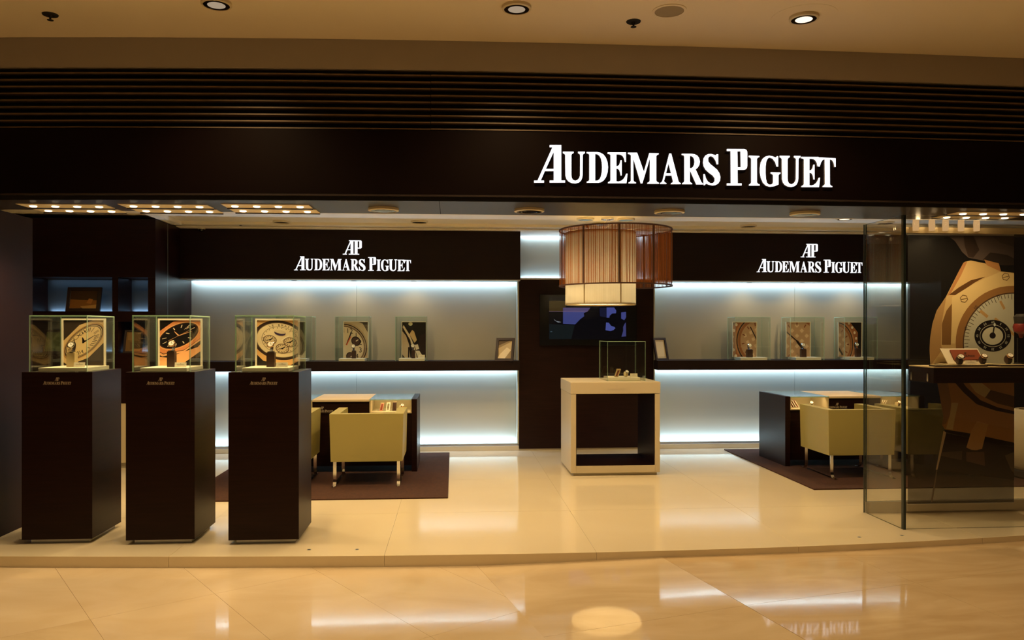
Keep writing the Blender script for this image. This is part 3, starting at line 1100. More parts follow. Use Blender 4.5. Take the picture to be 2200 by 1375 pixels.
def place1(x):
    X = pL.x + x
    sl = (YU(X + 0.05) - YU(X - 0.0)) / 0.05
    return (x, YU(X) - YU(pL.x) - 0.003, 0.0), math.atan(sl)


sign_letters(sg, W1 / WORDW, SIGN, 0.012, place1)
for side, (a, b, y0, y1) in {'left': (632, 883, 581, 582), 'right': (1625, 1852, 585, 585)}.items():
    qa, qb = atY(a, y0, Y_H), atY(b, y1, Y_H)
    s = thing('wall_sign', 'lit white monogram and shop name on the %s dark header' % side, 'sign', (qa.x, Y_H - 0.001, qa.z))
    S = (qb.x - qa.x) / WORDW
    sign_letters(s, S, SIGN_IN, 0.008, lambda x: ((x, 0, 0), 0))
    MB().prism(MONO, -0.008, 0.0, m=0, ms=1, S=S).build('monogram', [SIGN_IN, SIGNSIDE], s)


# ------------------------------------------------------------------ ceiling fittings
def downlight(name, label, loc, r, mat_lamp, group=None, lamp_tilt=0.0, energy=0, color=WARM, plate=None, angle=100):
    t = thing(name, label, 'downlight', loc, group=group)
    if plate:
        MB().ring([(r + 0.004, -0.001), (plate, -0.001), (plate, 0.0), (r + 0.004, 0.0)], 40).build('plate', PAINT, t)
    MB().ring([(r * 0.86, -0.020), (r, -0.016), (r, 0.0), (r * 0.84, 0.0)], 40).build('trim_ring', TRIM, t, smooth=True)
    MB().lathe([(r * 0.855, -0.018), (r * 0.70, -0.008), (r * 0.45, -0.002), (0.0, -0.0012)], 32).build('reflector', REFLECT, t, smooth=True)
    MB().lathe([(r * 0.80, -0.010), (r * 0.76, -0.016), (r * 0.5, -0.019), (0.0, -0.0198)], 24).build('lamp', mat_lamp, t)
    if energy:
        light('lamp_light', 'SPOT', (0, 0, -0.02), energy, color, t, spot_size=math.radians(angle), spot_blend=0.8, shadow_soft_size=r * 0.6)
    return t


for px, py, lab in ((824, 448, 'left of the small soffit seam'), (1137, 450, 'nearest the left end of the lit letters'),
                    (1438, 453, 'directly right of the pendant lamp'), (1729, 457, 'nearest the glass showcase')):
    downlight('downlight', 'round cream rimmed downlight in the dark soffit, ' + lab, atZ(px, py, Z_SOF), 0.105, REFLECT, 'soffit downlights')
for k, (px, py, lab) in enumerate(((605, 475, 'above the left shop name'), (901, 475, 'second from the left above the left header'),
                                   (1608, 484, 'above the right shop name'), (1258, 469, 'left of the pendant cable'), (1345, 470, 'right of the pendant cable'),
                                   (1290, 479.5, 'just behind the pendant cable'), (1902, 477, 'seen through the showcase glass'))):
    downlight('downlight', 'small recessed downlight in the cream shop ceiling, ' + lab, atZ(px, py, Z_SHOP), 0.095, REFLECT, 'shop ceiling downlights')
# unseen fittings added to light the shop floor, hidden above the soffit
for x, y, lab in ((-1.9, 6.7, 'behind the pedestals'), (-0.5, 6.7, 'left of the shop centre line'), (0.9, 6.7, 'in front of the white cube table'), (2.4, 6.7, 'beside the right rug'),
                  (-1.2, 8.0, 'over the left armchairs'), (0.55, 7.75, 'next to the white cube table'), (4.3, 7.0, 'behind the glass showcase'), (4.2, 8.3, 'over the right desk'),
                  (-3.6, 7.0, 'by the left cabinet')):
    downlight('downlight', 'added unseen shop ceiling downlight above the soffit line, ' + lab, (x, y, Z_SHOP), 0.09, LAMPMALL, 'added shop downlights',
              energy=P_SHOP, angle=150)
for px, py, lab, on, pl in ((465, 5, 'at top left, cut by the picture edge', True, None), (1110, 14, 'above the first letter of the big sign', True, None),
                            (1727, 36, 'with wide round cover plate, bright inside', True, 0.19)):
    downlight('downlight', 'mall downlight ' + lab, atZ(px, py, Z_CEIL), 0.085, LAMPMALL if pl else LAMPDIM, 'mall ceiling downlights',
              energy=P_MALL, plate=pl, angle=125)
for x, lab in ((-4.2, 'farthest left'), (-2.0, 'second from left'), (0.3, 'in the middle'), (2.6, 'second from right'), (4.9, 'farthest right')):  # unseen near row added to light the mall floor
    downlight('downlight', 'added mall downlight in the unseen near row, ' + lab, (x, 2.2, Z_CEIL), 0.085, LAMPMALL, 'added mall downlights out of view',
              energy=P_MALL, angle=125)
q = atZ(1438, 23, Z_CEIL)
t = thing('ceiling_speaker', 'round flush speaker grille in the mall ceiling', 'speaker', q)
MB().ring([(0.085, -0.006), (0.10, -0.004), (0.10, 0.0), (0.085, 0.0)], 40).build('rim', PAINT, t)
MB().lathe([(0.085, -0.003), (0.0, -0.004)], 40).build('grille', GRILLE, t)


def sprinkler(px, py, z, mat, label):
    t = thing('sprinkler', label, 'sprinkler', atZ(px, py, z))
    MB().lathe([(0.045, 0.0), (0.042, -0.006), (0.014, -0.008), (0.010, -0.018)], 20).build('escutcheon', mat, t, smooth=True)
    MB().lathe([(0.006, -0.018), (0.006, -0.032), (0.018, -0.033), (0.018, -0.035), (0.0, -0.036)], 14).build('deflector', mat, t)


sprinkler(108, 31, Z_CEIL, BLACKM, 'dark sprinkler head in the mall ceiling at top left')
sprinkler(1361, 46, Z_CEIL, BLACKM, 'dark sprinkler head in the mall ceiling beside the speaker grille')
sprinkler(517, 478, Z_SHOP, BLACKM, 'dark sprinkler head in the cream shop ceiling at left')
sprinkler(1262, 483, Z_SHOP, BLACKM, 'dark sprinkler head in the shop ceiling behind the pendant lamp')
q = atZ(433, 487, Z_SHOP - 0.031)
t = thing('security_camera', 'small cream dome camera at the left corner of the shop ceiling', 'camera', q)
MB().lathe([(0.045, 0.0), (0.045, -0.02), (0.038, -0.03)], 20).build('mount', TRIM, t, smooth=True)
MB().lathe([(0.034, -0.03), (0.03, -0.045), (0.016, -0.056), (0.0, -0.06)], 20).build('dome', BLACKP, t, smooth=True)

# soffit lamp trays
def tray(px, lab, corners, on):
    """corners: four image points per strip, strips listed front to back"""
    c = atZ(*corners[0][0], Z_SOF)
    t = thing('lamp_tray', 'warm soffit tray with two rows of small lamps, ' + lab, 'light fitting', (c.x, c.y, Z_SOF), group='soffit lamp trays')
    for r, strip in enumerate(corners):
        P = [atZ(*p, Z_SOF) - c for p in strip]
        x0, x1 = (P[0].x + P[3].x) / 2, (P[1].x + P[2].x) / 2
        y0, y1 = (P[0].y + P[1].y) / 2, (P[2].y + P[3].y) / 2
        st_ = MB().box(x0, x1, y0, y1, -0.004, -0.0005).build('strip', TRAYM, t)
        MB().box(x0, x1, y1, y1 + 0.006, -0.012, -0.0005).build('rear_lip', SOFFIT, st_)
        for k in range(4):
            x = x0 + (x1 - x0) * (k + 0.5) / 4
            y = (y0 + y1) / 2
            mm = Matrix.Rotation(random.uniform(-0.12, 0.12), 4, 'X')
            MB().lathe([(0.023, -0.0041), (0.023, -0.008), (0.018, -0.011), (0.0, -0.012)], 20, (x, y, 0)).build('lamp', LAMPON, st_)
            if k in (0, 2):
                light('lamp_light', 'SPOT', (x, y, -0.03), P_TRAY * on, WARM, t, spot_size=math.radians(110 if on >= 1 else 165), spot_blend=0.7, shadow_soft_size=0.03)


tray(0, 'farthest left over the leftmost pedestal', [[(36, 438), (225, 438), (242, 446), (66, 446)], [(72, 448.5), (250, 448.5), (270, 456), (95, 455)]], 1.0)
tray(1, 'over the middle pedestal', [[(256, 438), (444, 439), (457, 446), (274, 446)], [(286, 449), (465, 449), (477, 456.5), (301, 456)]], 1.0)
tray(2, 'over the pedestal nearest the lit wall', [[(477, 438), (664, 439), (670, 446), (488, 446)], [(496, 449), (679, 449), (686, 456.5), (505, 456)]], 1.0)
tray(3, 'inside the glass showcase at right', [[(2056, 455), (2230, 456), (2216, 462), (2034, 461)], [(2022, 463), (2195, 464), (2170, 469), (2000, 468.5)]], 0.8)

# ------------------------------------------------------------------ pendant lamp
YL = 8.50
pc = atY(1322, 550, YL)
R1 = (atY(1441, 550, YL).x - atY(1204, 550, YL).x) / 2
zt, zbm = atY(1322, 494, YL).z, atY(1322, 616, YL).z
lamp = thing('pendant_lamp', 'large double drum pendant with brown string outer shade and cream inner shade', 'lamp', (pc.x, YL, zbm))
h = zt - zbm
st = MB()
NS = 540
for k in range(NS):
    a = 2 * math.pi * (k + random.uniform(-0.28, 0.28)) / NS
    b = a + random.uniform(-0.25, 0.25) * 2 * math.pi / NS
    wv = random.uniform(0.0030, 0.0056) / 2
    r = R1 + random.uniform(-0.003, 0.003)
    ta, tb = Vector((-math.sin(a), math.cos(a), 0)), Vector((-math.sin(b), math.cos(b), 0))
    ca, cb = Vector((r * math.cos(a), r * math.sin(a), 0.008)), Vector((r * math.cos(b), r * math.sin(b), h - 0.008))
    st.add([ca - ta * wv, ca + ta * wv, cb + tb * wv, cb - tb * wv], [[0, 1, 2, 3]])
so_ = st.build('string_shade', STRINGB, lamp)
so_['kind'] = 'stuff'
MB().ring([(R1 - 0.008, 0), (R1 + 0.006, 0), (R1 + 0.006, 0.014), (R1 - 0.008, 0.014)], 96).build('lower_ring', BROWNR, so_)
MB().ring([(R1 - 0.008, h - 0.014), (R1 + 0.006, h - 0.014), (R1 + 0.006, h), (R1 - 0.008, h)], 96).build('upper_ring', BROWNR, so_)
for k in range(10):
    a = 2 * math.pi * (k + 0.28) / 10
    MB().box(-0.011, 0.011, -0.003, 0.003, 0.012, h - 0.012, M=Matrix.Translation((R1 * math.cos(a), R1 * math.sin(a), 0)) @ Matrix.Rotation(a + math.pi / 2, 4, 'Z')).build('rib', BROWNR, so_)
# inner cream drum, hung a little to the left
ix = atY(1286.5, 550, YL).x - pc.x
R2 = (atY(1360, 550, YL).x - atY(1213, 550, YL).x) / 2
z2t, z2b = atY(1286, 503, YL).z - zbm, atY(1286, 656, YL).z - zbm
iy = -0.10
inner = MB().ring([(R2 - 0.002, z2b), (R2, z2b), (R2, z2t), (R2 - 0.002, z2t)], 72, (ix, iy, 0)).build('inner_shade', SHADEC, lamp, smooth=True)
for z in (z2b, z2t - 0.01):
    MB().ring([(R2 - 0.004, z), (R2 + 0.003, z), (R2 + 0.003, z + 0.009), (R2 - 0.004, z + 0.009)], 72, (ix, iy, 0)).build('inner_ring', SHADER, inner)
for k in range(6):
    a = 2 * math.pi * (k + 0.22) / 6 - 0.35
    MB().box(-0.006, 0.006, -0.003, 0.002, z2b + 0.008, z2t - 0.008, M=Matrix.Translation((ix + R2 * math.cos(a), iy + R2 * math.sin(a), 0)) @ Matrix.Rotation(a + math.pi / 2, 4, 'Z')).build('inner_rib', SHADER, inner)
MB().lathe([(R2 - 0.006, z2b + 0.02), (0.0, z2b + 0.018)], 64, (ix, iy, 0)).build('diffuser', DIFFUSER, inner)
MB().lathe([(R2 - 0.006, z2t - 0.03), (0.0, z2t - 0.028)], 64, (ix, iy, 0)).build('top_diffuser', DIFFUSER, inner)
sp = MB()
for k in range(5):
    a = 2 * math.pi * k / 5 + 0.4
    sp.tube([(ix, iy, z2t - 0.01), (ix + R2 * math.cos(a), iy + R2 * math.sin(a), z2t - 0.004)], 0.004, 6)
    d = R1
    sp.tube([(ix, iy, z2t + 0.02), (d * math.cos(a + 0.3), d * math.sin(a + 0.3), h - 0.006)], 0.004, 6)
sp.build('spider', STEEL, lamp)
zc_ = Z_SHOP - zbm
cx_ = atZ(1305, 468, Z_SHOP)
MB().tube([(cx_.x - pc.x, cx_.y - YL, zc_ - 0.02), (ix, iy, z2t + 0.02)], 0.005, 6).build('cable', STEEL, lamp)
MB().lathe([(0.07, 0.0), (0.07, -0.02), (0.02, -0.03), (0.0, -0.03)], 24, (cx_.x - pc.x, cx_.y - YL, zc_ - 0.0005)).build('ceiling_rose', STEEL, lamp, smooth=True)
MB().lathe([(0.0, -0.05), (0.03, -0.04), (0.045, 0.0), (0.03, 0.04), (0.015, 0.06), (0.015, 0.1)], 16, (ix, iy, (z2b + z2t) / 2)).build('bulb', LAMPMALL, lamp, smooth=True)
light('bulb_light', 'POINT', (ix, iy, (z2b + z2t) / 2 - 0.09), P_LAMP, (1.0, 0.88, 0.66), lamp, shadow_soft_size=0.06)


# ------------------------------------------------------------------ glass cases, stands, watches
def pane(parent, x0, x1, y0, y1, z0, z1, axis, mat=None, edge=None, name='pane'):
    fm = {'x': [1, 1, 1, 1, 0, 0], 'y': [1, 1, 0, 0, 1, 1], 'z': [0, 0, 1, 1, 1, 1]}[axis]
    return MB().box(x0, x1, y0, y1, z0, z1, fm=fm).build(name, [mat or GLASS, edge or GEDGE], parent)


def glass_case(label, loc, w, d, h, g=0.008, group=None):
    """loc = front left bottom corner"""
    t = thing('glass_case', label, 'glass case', loc, group=group)
    pane(t, 0, w, 0, g, 0, h - g, 'y'); pane(t, 0, w, d - g, d, 0, h - g, 'y')
    pane(t, 0, g, g, d - g, 0, h - g, 'x'); pane(t, w - g, w, g, d - g, 0, h - g, 'x')
    pane(t, 0, w, 0, d, h - g, h, 'z')
    return t


_wm = {}


def watch_mesh(kind):
    if not _wm:
        for k, n in (('oct', 8), ('round', 24)):
            _wm[k + 'case'] = MB().lathe([(0.0, 0.008), (0.017, 0.008), (0.021, 0.004), (0.0215, -0.001), (0.0175, -0.006), (0.0165, -0.006), (0.0155, -0.0045), (0.0, -0.0045)], n, axis='y')
        b = MB()
        b.bar([(0.0, 0.026 * math.cos(a) * 0.9 + 0.022, 0.034 * math.sin(a) - 0.006) for a in [math.radians(140 + 20 * k) for k in range(-12, 3)]], 0.018, 0.003, m=0)
        _wm['strap'] = b
        _wm['dial'] = MB().lathe([(0.0155, -0.0048), (0.0, -0.005)], 24, axis='y')
        hd = MB()
        hd.box(-0.0008, 0.0008, -0.0058, -0.0052, 0, 0.011)
        hd.box(0, 0.008, -0.0058, -0.0052, -0.0007, 0.0007)
        _wm['hands'] = hd
    return _wm[kind]


def watch(label, loc, case='oct', metal=STEEL, dial=DIALW, strap=STRAP, tilt=-0.35, rz=0.0, s=1.0, group='wristwatches on display'):
    t = thing('wristwatch', label, 'watch', loc, (tilt, 0, rz), group=group)
    t.scale = (s, s, s)
    watch_mesh(case + 'case').build('case', metal, t, smooth=(case == 'round'))
    dl_ = watch_mesh('dial').build('dial', dial, t)
    watch_mesh('hands').build('hands', DIALK if dial is DIALW else metal, dl_)
    watch_mesh('strap').build('strap', strap, t, smooth=True)
    return t


def name_card(label, loc, w, hgt, rz=0.0):
    t = thing('name_card', label, 'card', loc, (-0.2, 0, rz), group='small name cards in the cases')
    cd_ = MB().box(-w / 2, w / 2, 0, 0.002, 0, hgt).build('card', CREAM, t)
    lettering('lettering', w * 0.62, LETTER, cd_, (-w * 0.31, -0.0003, hgt * 0.45), depth=0.0004)
    return t


def stand(label, loc, w, d, h, mat):
    t = thing('watch_stand', label, 'stand', loc, group='watch stands')
    MB().box(-w / 2, w / 2, -d / 2, d / 2, 0, h - 0.006).build('block', mat, t, bevel=0.002)
    MB().box(-w / 2 + 0.006, w / 2 - 0.006, -d / 2 + 0.006, d / 2 - 0.006, h - 0.006, h).build('cap', mat, t)
    return t


def photo_board(label, loc, w, h, P, frame=0.012, thick=0.012, parent=None):
    """standing picture board, loc = bottom left front corner of the picture"""
    t = thing('picture_board', label, 'picture', loc, group='watch photographs in the glass cases')
    f = frame
    MB().prism([[(-f, 0), (w + f, 0), (w + f, h + f), (-f, h + f)], [(0, 0.001), (w, 0.001), (w, h), (0, h)]], -0.003, thick).build('frame', CREAM, t)
    MB().box(0, w, 0.005, thick - 0.001, 0.002, h).build('backing', CREAM, t)
    P.build('print', t, PRINT, (0, 0.0045, 0))
    return t


NAMES3 = ('leftmost', 'middle', 'rightmost')
# fitted in the picture: front-left/right bottom corner px, case left/right px, tray, picture, watch, card
PED = [dict(x=(46.5, 198), yb=1159, yt=798, case=(62.5, 187), tray=(82, 187), pic=(136, 223), watch=(152.5, 741), st=(146, 164, 760, 784), card=(158, 182, 775, 785)),
       dict(x=(270, 418), yb=1160, yt=798, case=(284, 408.5), tray=(301, 401.5), pic=(343, 431), watch=(368.5, 738), st=(361, 377, 757, 785), card=(375, 400, 775, 786)),
       dict(x=(490.5, 642), yb=1160, yt=799, case=(505, 631), tray=(520, 620), pic=(552, 640.5), watch=(581, 740), st=(574, 591, 760, 786), card=(593, 618, 776, 788))]
PH = 1.165
for k, p in enumerate(PED):
    a, b = atZ(p['x'][0], p['yb'], 0.03), atZ(p['x'][1], p['yb'], 0.03)
    Y0 = (a.y + b.y) / 2
    a, b = atY(p['x'][0], 900, Y0), atY(p['x'][1], 900, Y0)
    w = b.x - a.x
    dpt = 0.475
    nm = NAMES3[k]
    t = thing('pedestal', 'tall dark wood pedestal, %s of the three at the front' % nm, 'pedestal', (a.x, Y0, 0), group='dark pedestals')
    pb_ = MB().box(0, w, 0, dpt, 0.03, PH).build('body', WOOD, t, bevel=0.002)
    MB().box(0.045, w - 0.03, 0.035, dpt - 0.035, 0.0005, 0.0295).build('plinth', STEELW, t)
    lettering('lettering', 0.185, LETTER, pb_, (w * 0.30, -0.0004, PH - 0.085), depth=0.0008)
    # glass case
    ca, cb = atY(p['case'][0], 798, Y0 + 0.012), atY(p['case'][1], 798, Y0 + 0.012)
    cw, cd, ch = cb.x - ca.x, 0.44, 0.385
    glass_case('clear glass case on the %s pedestal' % nm, (ca.x, Y0 + 0.012, PH + 0.0005), cw, cd, ch, group='pedestal glass cases')
    # tray
    ta, tb = atY(p['tray'][0], 797, Y0 + 0.04), atY(p['tray'][1], 797, Y0 + 0.04)
    tw, td, th = min(tb.x - ta.x, cb.x - 0.014 - ta.x), 0.355, 0.026
    t = thing('watch_dais', 'cream display base slab inside the %s pedestal case' % nm, 'base', (ta.x, Y0 + 0.04, PH + 0.001), group='cream base slabs in pedestal cases')
    MB().box(0, tw, 0, td, 0, th).build('slab', CREAM, t, bevel=0.002)
    zt_ = PH + 0.001 + th
    yp = Y0 + 0.04 + td - 0.02
    pa, pb = atY(p['pic'][0], 780, yp), atY(p['pic'][1], 780, yp)
    pw = pb.x - pa.x
    ph = atY(300, 688, yp).z - zt_
    if k == 0:
        P = watch_print(pw, ph, affine(0.44 * pw, 0.10 * pw, 0.50 * pw, 0.17 * pw, 0.38 * pw, 0.53 * ph), lin(52, 40, 28), lin(196, 160, 105), lin(160, 122, 72),
                        lin(205, 172, 115), lin(18, 11, 8), lin(120, 80, 40), 'roman')
        lab = 'photograph of a white dial watch with roman numerals in the leftmost pedestal case'
    elif k == 1:
        P = watch_print(pw, ph, affine(0.45 * pw, 0.09 * pw, 0.46 * pw, 0.09 * pw, 0.30 * pw, 0.66 * ph), lin(22, 16, 12), lin(214, 132, 76), lin(226, 160, 100),
                        lin(20, 15, 14), lin(222, 190, 150), lin(226, 160, 104), 'black')
        lab = 'photograph of a black dial watch with rose gold bezel in the middle pedestal case'
    else:
        P = watch_print(pw, ph, affine(0.58 * pw, 0.06 * pw, 0.56 * pw, -0.10 * pw, 0.42 * pw, 0.56 * ph), lin(30, 22, 18), lin(222, 168, 100), lin(50, 36, 30),
                        lin(224, 198, 152), lin(30, 19, 14), lin(150, 60, 30), 'sub')
        lab = 'photograph of a silver dial watch with small sub dials in the rightmost pedestal case'
    photo_board(lab, (pa.x, yp, zt_ + 0.0005), pw, ph, P)
    ys = Y0 + 0.17
    s0, s1 = atY(p['st'][0], 780, ys), atY(p['st'][1], 780, ys)
    stand('%s block watch stand in the %s pedestal case' % (('pale gold', 'dark brown', 'brown and gold')[k], nm), ((s0.x + s1.x) / 2, ys, zt_ + 0.0005), s1.x - s0.x, 0.05,
          atY(*p['watch'], ys - 0.03).z - 0.050 - zt_, (STANDG, STANDB, STANDB)[k])
    wp = atY(p['watch'][0], p['watch'][1], ys - 0.03)
    watch('%s wristwatch propped on its stand in the %s pedestal case' % (('small steel', 'pale round', 'pink gold round')[k], nm), wp, ('oct', 'round', 'round')[k], (STEEL, GOLD, GOLD)[k], DIALW, STRAP,
          tilt=-0.45, s=1.15)
    c0, c1 = atY(p['card'][0], 784, ys - 0.09), atY(p['card'][1], 784, ys - 0.09)
    name_card('cream name card beside the watch in the %s pedestal case' % nm, ((c0.x + c1.x) / 2, ys - 0.09, zt_ + 0.002), c1.x - c0.x, 0.034)

# cases on the wall shelves
SH = [dict(case=(592, 676), pic=(618, 655), st=(632, 640), wt=(636, 752), style='chrono', who='left shelf behind a pedestal', card=False),
      dict(case=(719.5, 799), pic=(739, 790), st=(756, 765), wt=(759, 744), style='chrono', who='left shelf, middle of three', card=False),
      dict(case=(849, 922.5), pic=(864, 915), st=(884, 892), wt=(887, 743), style='strap', who='left shelf nearest the screen', card=True),
      dict(case=(1563, 1655), pic=(1575, 1625), st=(1604, 1616), wt=(1611, 742), style='jewel', who='right shelf nearest the screen', card=False),
      dict(case=(1679, 1771), pic=(1690, 1740), st=(1720, 1731), wt=(1726, 741), style='jewel2', who='right shelf, middle of three', card=False),
      dict(case=(1792, 1885), pic=(1802, 1851), st=(1838, 1847), wt=(1841, 740), style='jewel3', who='right shelf nearest the showcase', card=False)]
for k, p in enumerate(SH):
    y0 = Y_H + 0.02
    ca, cb = atY(p['case'][0], 700, y0), atY(p['case'][1], 700, y0 + 0.0)
    right = p['case'][0] > 1200
    # the picture shows both ends of each case: width is the outline less the receding side
    sx = 0.0
    xa, xb = ca.x, cb.x
    dd = 0.27
    if right:
        xb = atY(p['case'][1], 700, y0 + 0.0).x
        xa = atY(p['case'][0], 700, y0 + dd).x
    else:
        xb = atY(p['case'][1] - 6, 700, y0).x
    ch = atY(800, 680, y0).z - Z_ST
    glass_case('small glass case on the ' + p['who'], (xa, y0, Z_ST + 0.0005), xb - xa, dd, ch, g=0.006, group='wall shelf glass cases')
    ta = xa + 0.02 + (0.10 if right else 0.02)
    tw = min(0.30, xb - ta - 0.02)
    if right:
        ta = xb - 0.05 - tw + 0.02
        ta = xa + 0.075
        tw = xb - ta - 0.03
    t = thing('watch_dais', 'thin cream base slab in the case on the ' + p['who'], 'base', (ta, y0 + 0.02, Z_ST + 0.001), group='cream base slabs in shelf cases')
    MB().box(0, tw, 0, dd - 0.04, 0, 0.03).build('slab', CREAM, t)
    zt_ = Z_ST + 0.031
    yp = y0 + dd - 0.045
    pa, pb = atY(p['pic'][0], 700, yp), atY(p['pic'][1], 700, yp)
    pw = pb.x - pa.x
    ph = atY(800, 690, yp).z - zt_ - 0.012
    if p['style'] == 'chrono':
        P = watch_print(pw, ph, affine(0.80 * pw, 0.18 * pw, 0.10 * pw, -0.30 * pw, 0.80 * pw, 0.36 * ph), lin(70, 56, 44), lin(190, 168, 132), lin(176, 150, 112),
                        lin(206, 184, 146), lin(16, 10, 8), lin(190, 80, 40), 'chrono')
        lab = 'photograph of a pale chronograph dial'
    elif p['style'] == 'strap':
        P = strap_print(pw, ph)
        lab = 'photograph of a steel watch side on'
    else:
        T = {'jewel': affine(0.80 * pw, 0.30 * pw, 1.05 * pw, -0.35 * pw, 0.9 * pw, 0.46 * ph), 'jewel2': affine(0.95 * pw, 0, 0.45 * pw, 0.0, 0.98 * pw, 0.46 * ph),
             'jewel3': affine(0.7 * pw, 0, -0.10 * pw, 0.0, 0.9 * pw, 0.36 * ph)}[p['style']]
        P = watch_print(pw, ph, T, {'jewel': lin(66, 64, 50), 'jewel2': lin(150, 100, 64), 'jewel3': lin(34, 24, 18)}[p['style']], lin(160, 98, 56), lin(182, 126, 82),
                        lin(176, 138, 100), lin(34, 20, 16), lin(120, 66, 36), 'jewel')
        lab = {'jewel': 'photograph of a jewelled watch beside its strap', 'jewel2': 'photograph of a jewelled watch dial filling the picture',
               'jewel3': 'photograph of a jewelled watch on dark brown'}[p['style']]
    photo_board(lab + ' on the ' + p['who'], (pa.x, yp, zt_ + 0.0005), pw, ph, P, frame=0.008)
    ys = y0 + 0.10
    s0, s1 = atY(p['st'][0], 700, ys), atY(p['st'][1], 700, ys)
    wz_ = atY(*p['wt'], ys - 0.03)
    stand('dark brown watch stand in the case on the ' + p['who'], ((s0.x + s1.x) / 2, ys, zt_ + 0.0005), s1.x - s0.x, 0.05, wz_.z - 0.048 - zt_, STANDB)
    watch('small pale wristwatch in the case on the ' + p['who'], wz_, 'round', STEEL, DIALW, STRAP, s=1.15)
    if p['card']:
        q = atY(906, 765, ys - 0.05)
        name_card('white name card in the case on the ' + p['who'], (q.x, ys - 0.05, zt_ + 0.002), 0.075, 0.04)


# ------------------------------------------------------------------ picture frames
def picture_frame(label, loc, w, h, P, tilt=0.22, rz=0.0, b=0.03, mat=PRINT):
    t = thing('framed_picture', label, 'picture frame', loc, (-tilt, 0, rz))
    MB().prism([[(0, 0), (w, 0), (w, h), (0, h)], [(b, b), (w - b, b), (w - b, h - b), (b, h - b)]], 0, 0.018).build('frame', FRAMEW, t, bevel=0.002)
    MB().box(0.004, w - 0.004, 0.012, 0.017, 0.004, h - 0.004).build('backing', FRAMEW, t)
    P.build('print', t, mat, (b, 0.010, b))
    return t


def landscape(w, h, base, tones):
    P = Print(w, h, lambda x, y: (x * w, y * h))
    P.rect(0, 0, 1, 1, base)
    for pts, c in tones:
        P.poly(pts, c)
    return P


q = atY(1063, 774, Y_H + 0.05)
P = landscape(0.175, 0.225, lin(150, 126, 84), [([(0, 0.55), (1, 0.95), (1, 0.5), (0.1, 0.15)], lin(196, 170, 118)), ([(0.0, 0.0), (0.5, 0.0), (0.9, 0.45), (0.6, 0.6), (0.1, 0.2)], lin(226, 205, 160)),
                                                ([(0.0, 0.7), (0.9, 1.0), (0.0, 1.0)], lin(90, 70, 44))])
picture_frame('dark framed photograph leaning on the left shelf beside the screen', (q.x, Y_H + 0.05, Z_ST + 0.001), 0.225, 0.275, P, rz=-0.38, tilt=0.24)
q = atY(1411, 774, Y_H + 0.05)
P = landscape(0.142, 0.227, lin(190, 168, 120), [([(0.1, 0.1), (0.9, 0.1), (0.9, 0.9), (0.1, 0.9)], lin(214, 192, 142))])
picture_frame('narrow dark framed picture leaning on the right shelf beside the screen', (q.x - 0.0, Y_H + 0.06, Z_ST + 0.001), 0.19, 0.275, P, rz=0.42, tilt=0.24, b=0.024)
q = atY(140, 668, YB + 0.12)
P = landscape(0.27, 0.20, lin(70, 42, 14), [([(0, 0), (1, 0.05), (1, 0.45), (0.0, 0.5)], lin(150, 96, 34)), ([(0.5, 0.0), (1, 0.0), (1, 0.22), (0.4, 0.12)], lin(196, 146, 70)),
                                            ([(0.62, 0.3), (0.8, 0.25), (0.86, 0.5), (0.7, 0.55)], lin(186, 120, 50))])
picture_frame('dark framed amber photograph in the upper compartment of the left cabinet', (q.x, YB + 0.12, zB1 + 0.001), 0.35, 0.265, P, b=0.035)
q = atY(243, 757, YB + 0.08)
P = landscape(0.155, 0.22, lin(120, 88, 38), [([(0.1, 0.55), (0.9, 0.5), (0.95, 0.95), (0.1, 0.9)], lin(140, 104, 48)), ([(0.3, 0.1), (0.8, 0.15), (0.8, 0.4), (0.25, 0.45)], lin(104, 74, 32))])
picture_frame('dark framed tan picture in the lower compartment behind the leftmost pedestal', (wx(257), YB + 0.08, zB2 + 0.001), 0.19, 0.25, P, b=0.018)
P = landscape(0.26, 0.21, lin(84, 92, 48), [([(0, 0.2), (0.5, 0.1), (1, 0.5), (1, 1), (0.4, 0.9)], lin(96, 104, 56)), ([(0.55, 0.3), (0.7, 0.3), (0.7, 0.7), (0.6, 0.72)], lin(130, 126, 84))])
picture_frame('green toned picture in the lower compartment seen through the leftmost case', (wx(78), YB + 0.12, zB2 + 0.001), 0.30, 0.25, P, b=0.018)

# ------------------------------------------------------------------ wall screen
v0, v1 = atY(1158.5, 633, Y_C), atY(1366, 742, Y_C)
tw_, th_ = v1.x - v0.x, v0.z - v1.z
tv = thing('wall_screen', 'black flat screen on the dark panel behind the pendant lamp', 'screen', (v0.x, Y_C - 0.05, v1.z))
MB().box(0, tw_, 0, 0.049, 0, th_).build('housing', BLACKP, tv, bevel=0.004)
kx, kz = tw_ / (1830 - 70), th_ / (1025 - 110)
sw, sh = (1640 - 235) * kx, (915 - 150) * kz
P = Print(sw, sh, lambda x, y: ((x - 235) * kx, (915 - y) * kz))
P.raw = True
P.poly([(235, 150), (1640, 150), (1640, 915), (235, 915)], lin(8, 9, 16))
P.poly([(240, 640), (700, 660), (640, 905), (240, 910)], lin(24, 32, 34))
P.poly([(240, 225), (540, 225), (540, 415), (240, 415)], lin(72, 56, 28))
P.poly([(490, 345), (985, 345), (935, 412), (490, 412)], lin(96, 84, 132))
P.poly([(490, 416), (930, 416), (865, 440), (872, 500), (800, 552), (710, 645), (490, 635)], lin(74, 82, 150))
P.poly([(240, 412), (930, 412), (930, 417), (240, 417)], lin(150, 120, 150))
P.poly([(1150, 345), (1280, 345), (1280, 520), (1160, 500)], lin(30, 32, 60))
P.poly([(1280, 340), (1415, 340), (1455, 395), (1450, 445), (1380, 450), (1335, 490), (1330, 525), (1280, 525)], lin(84, 92, 172))
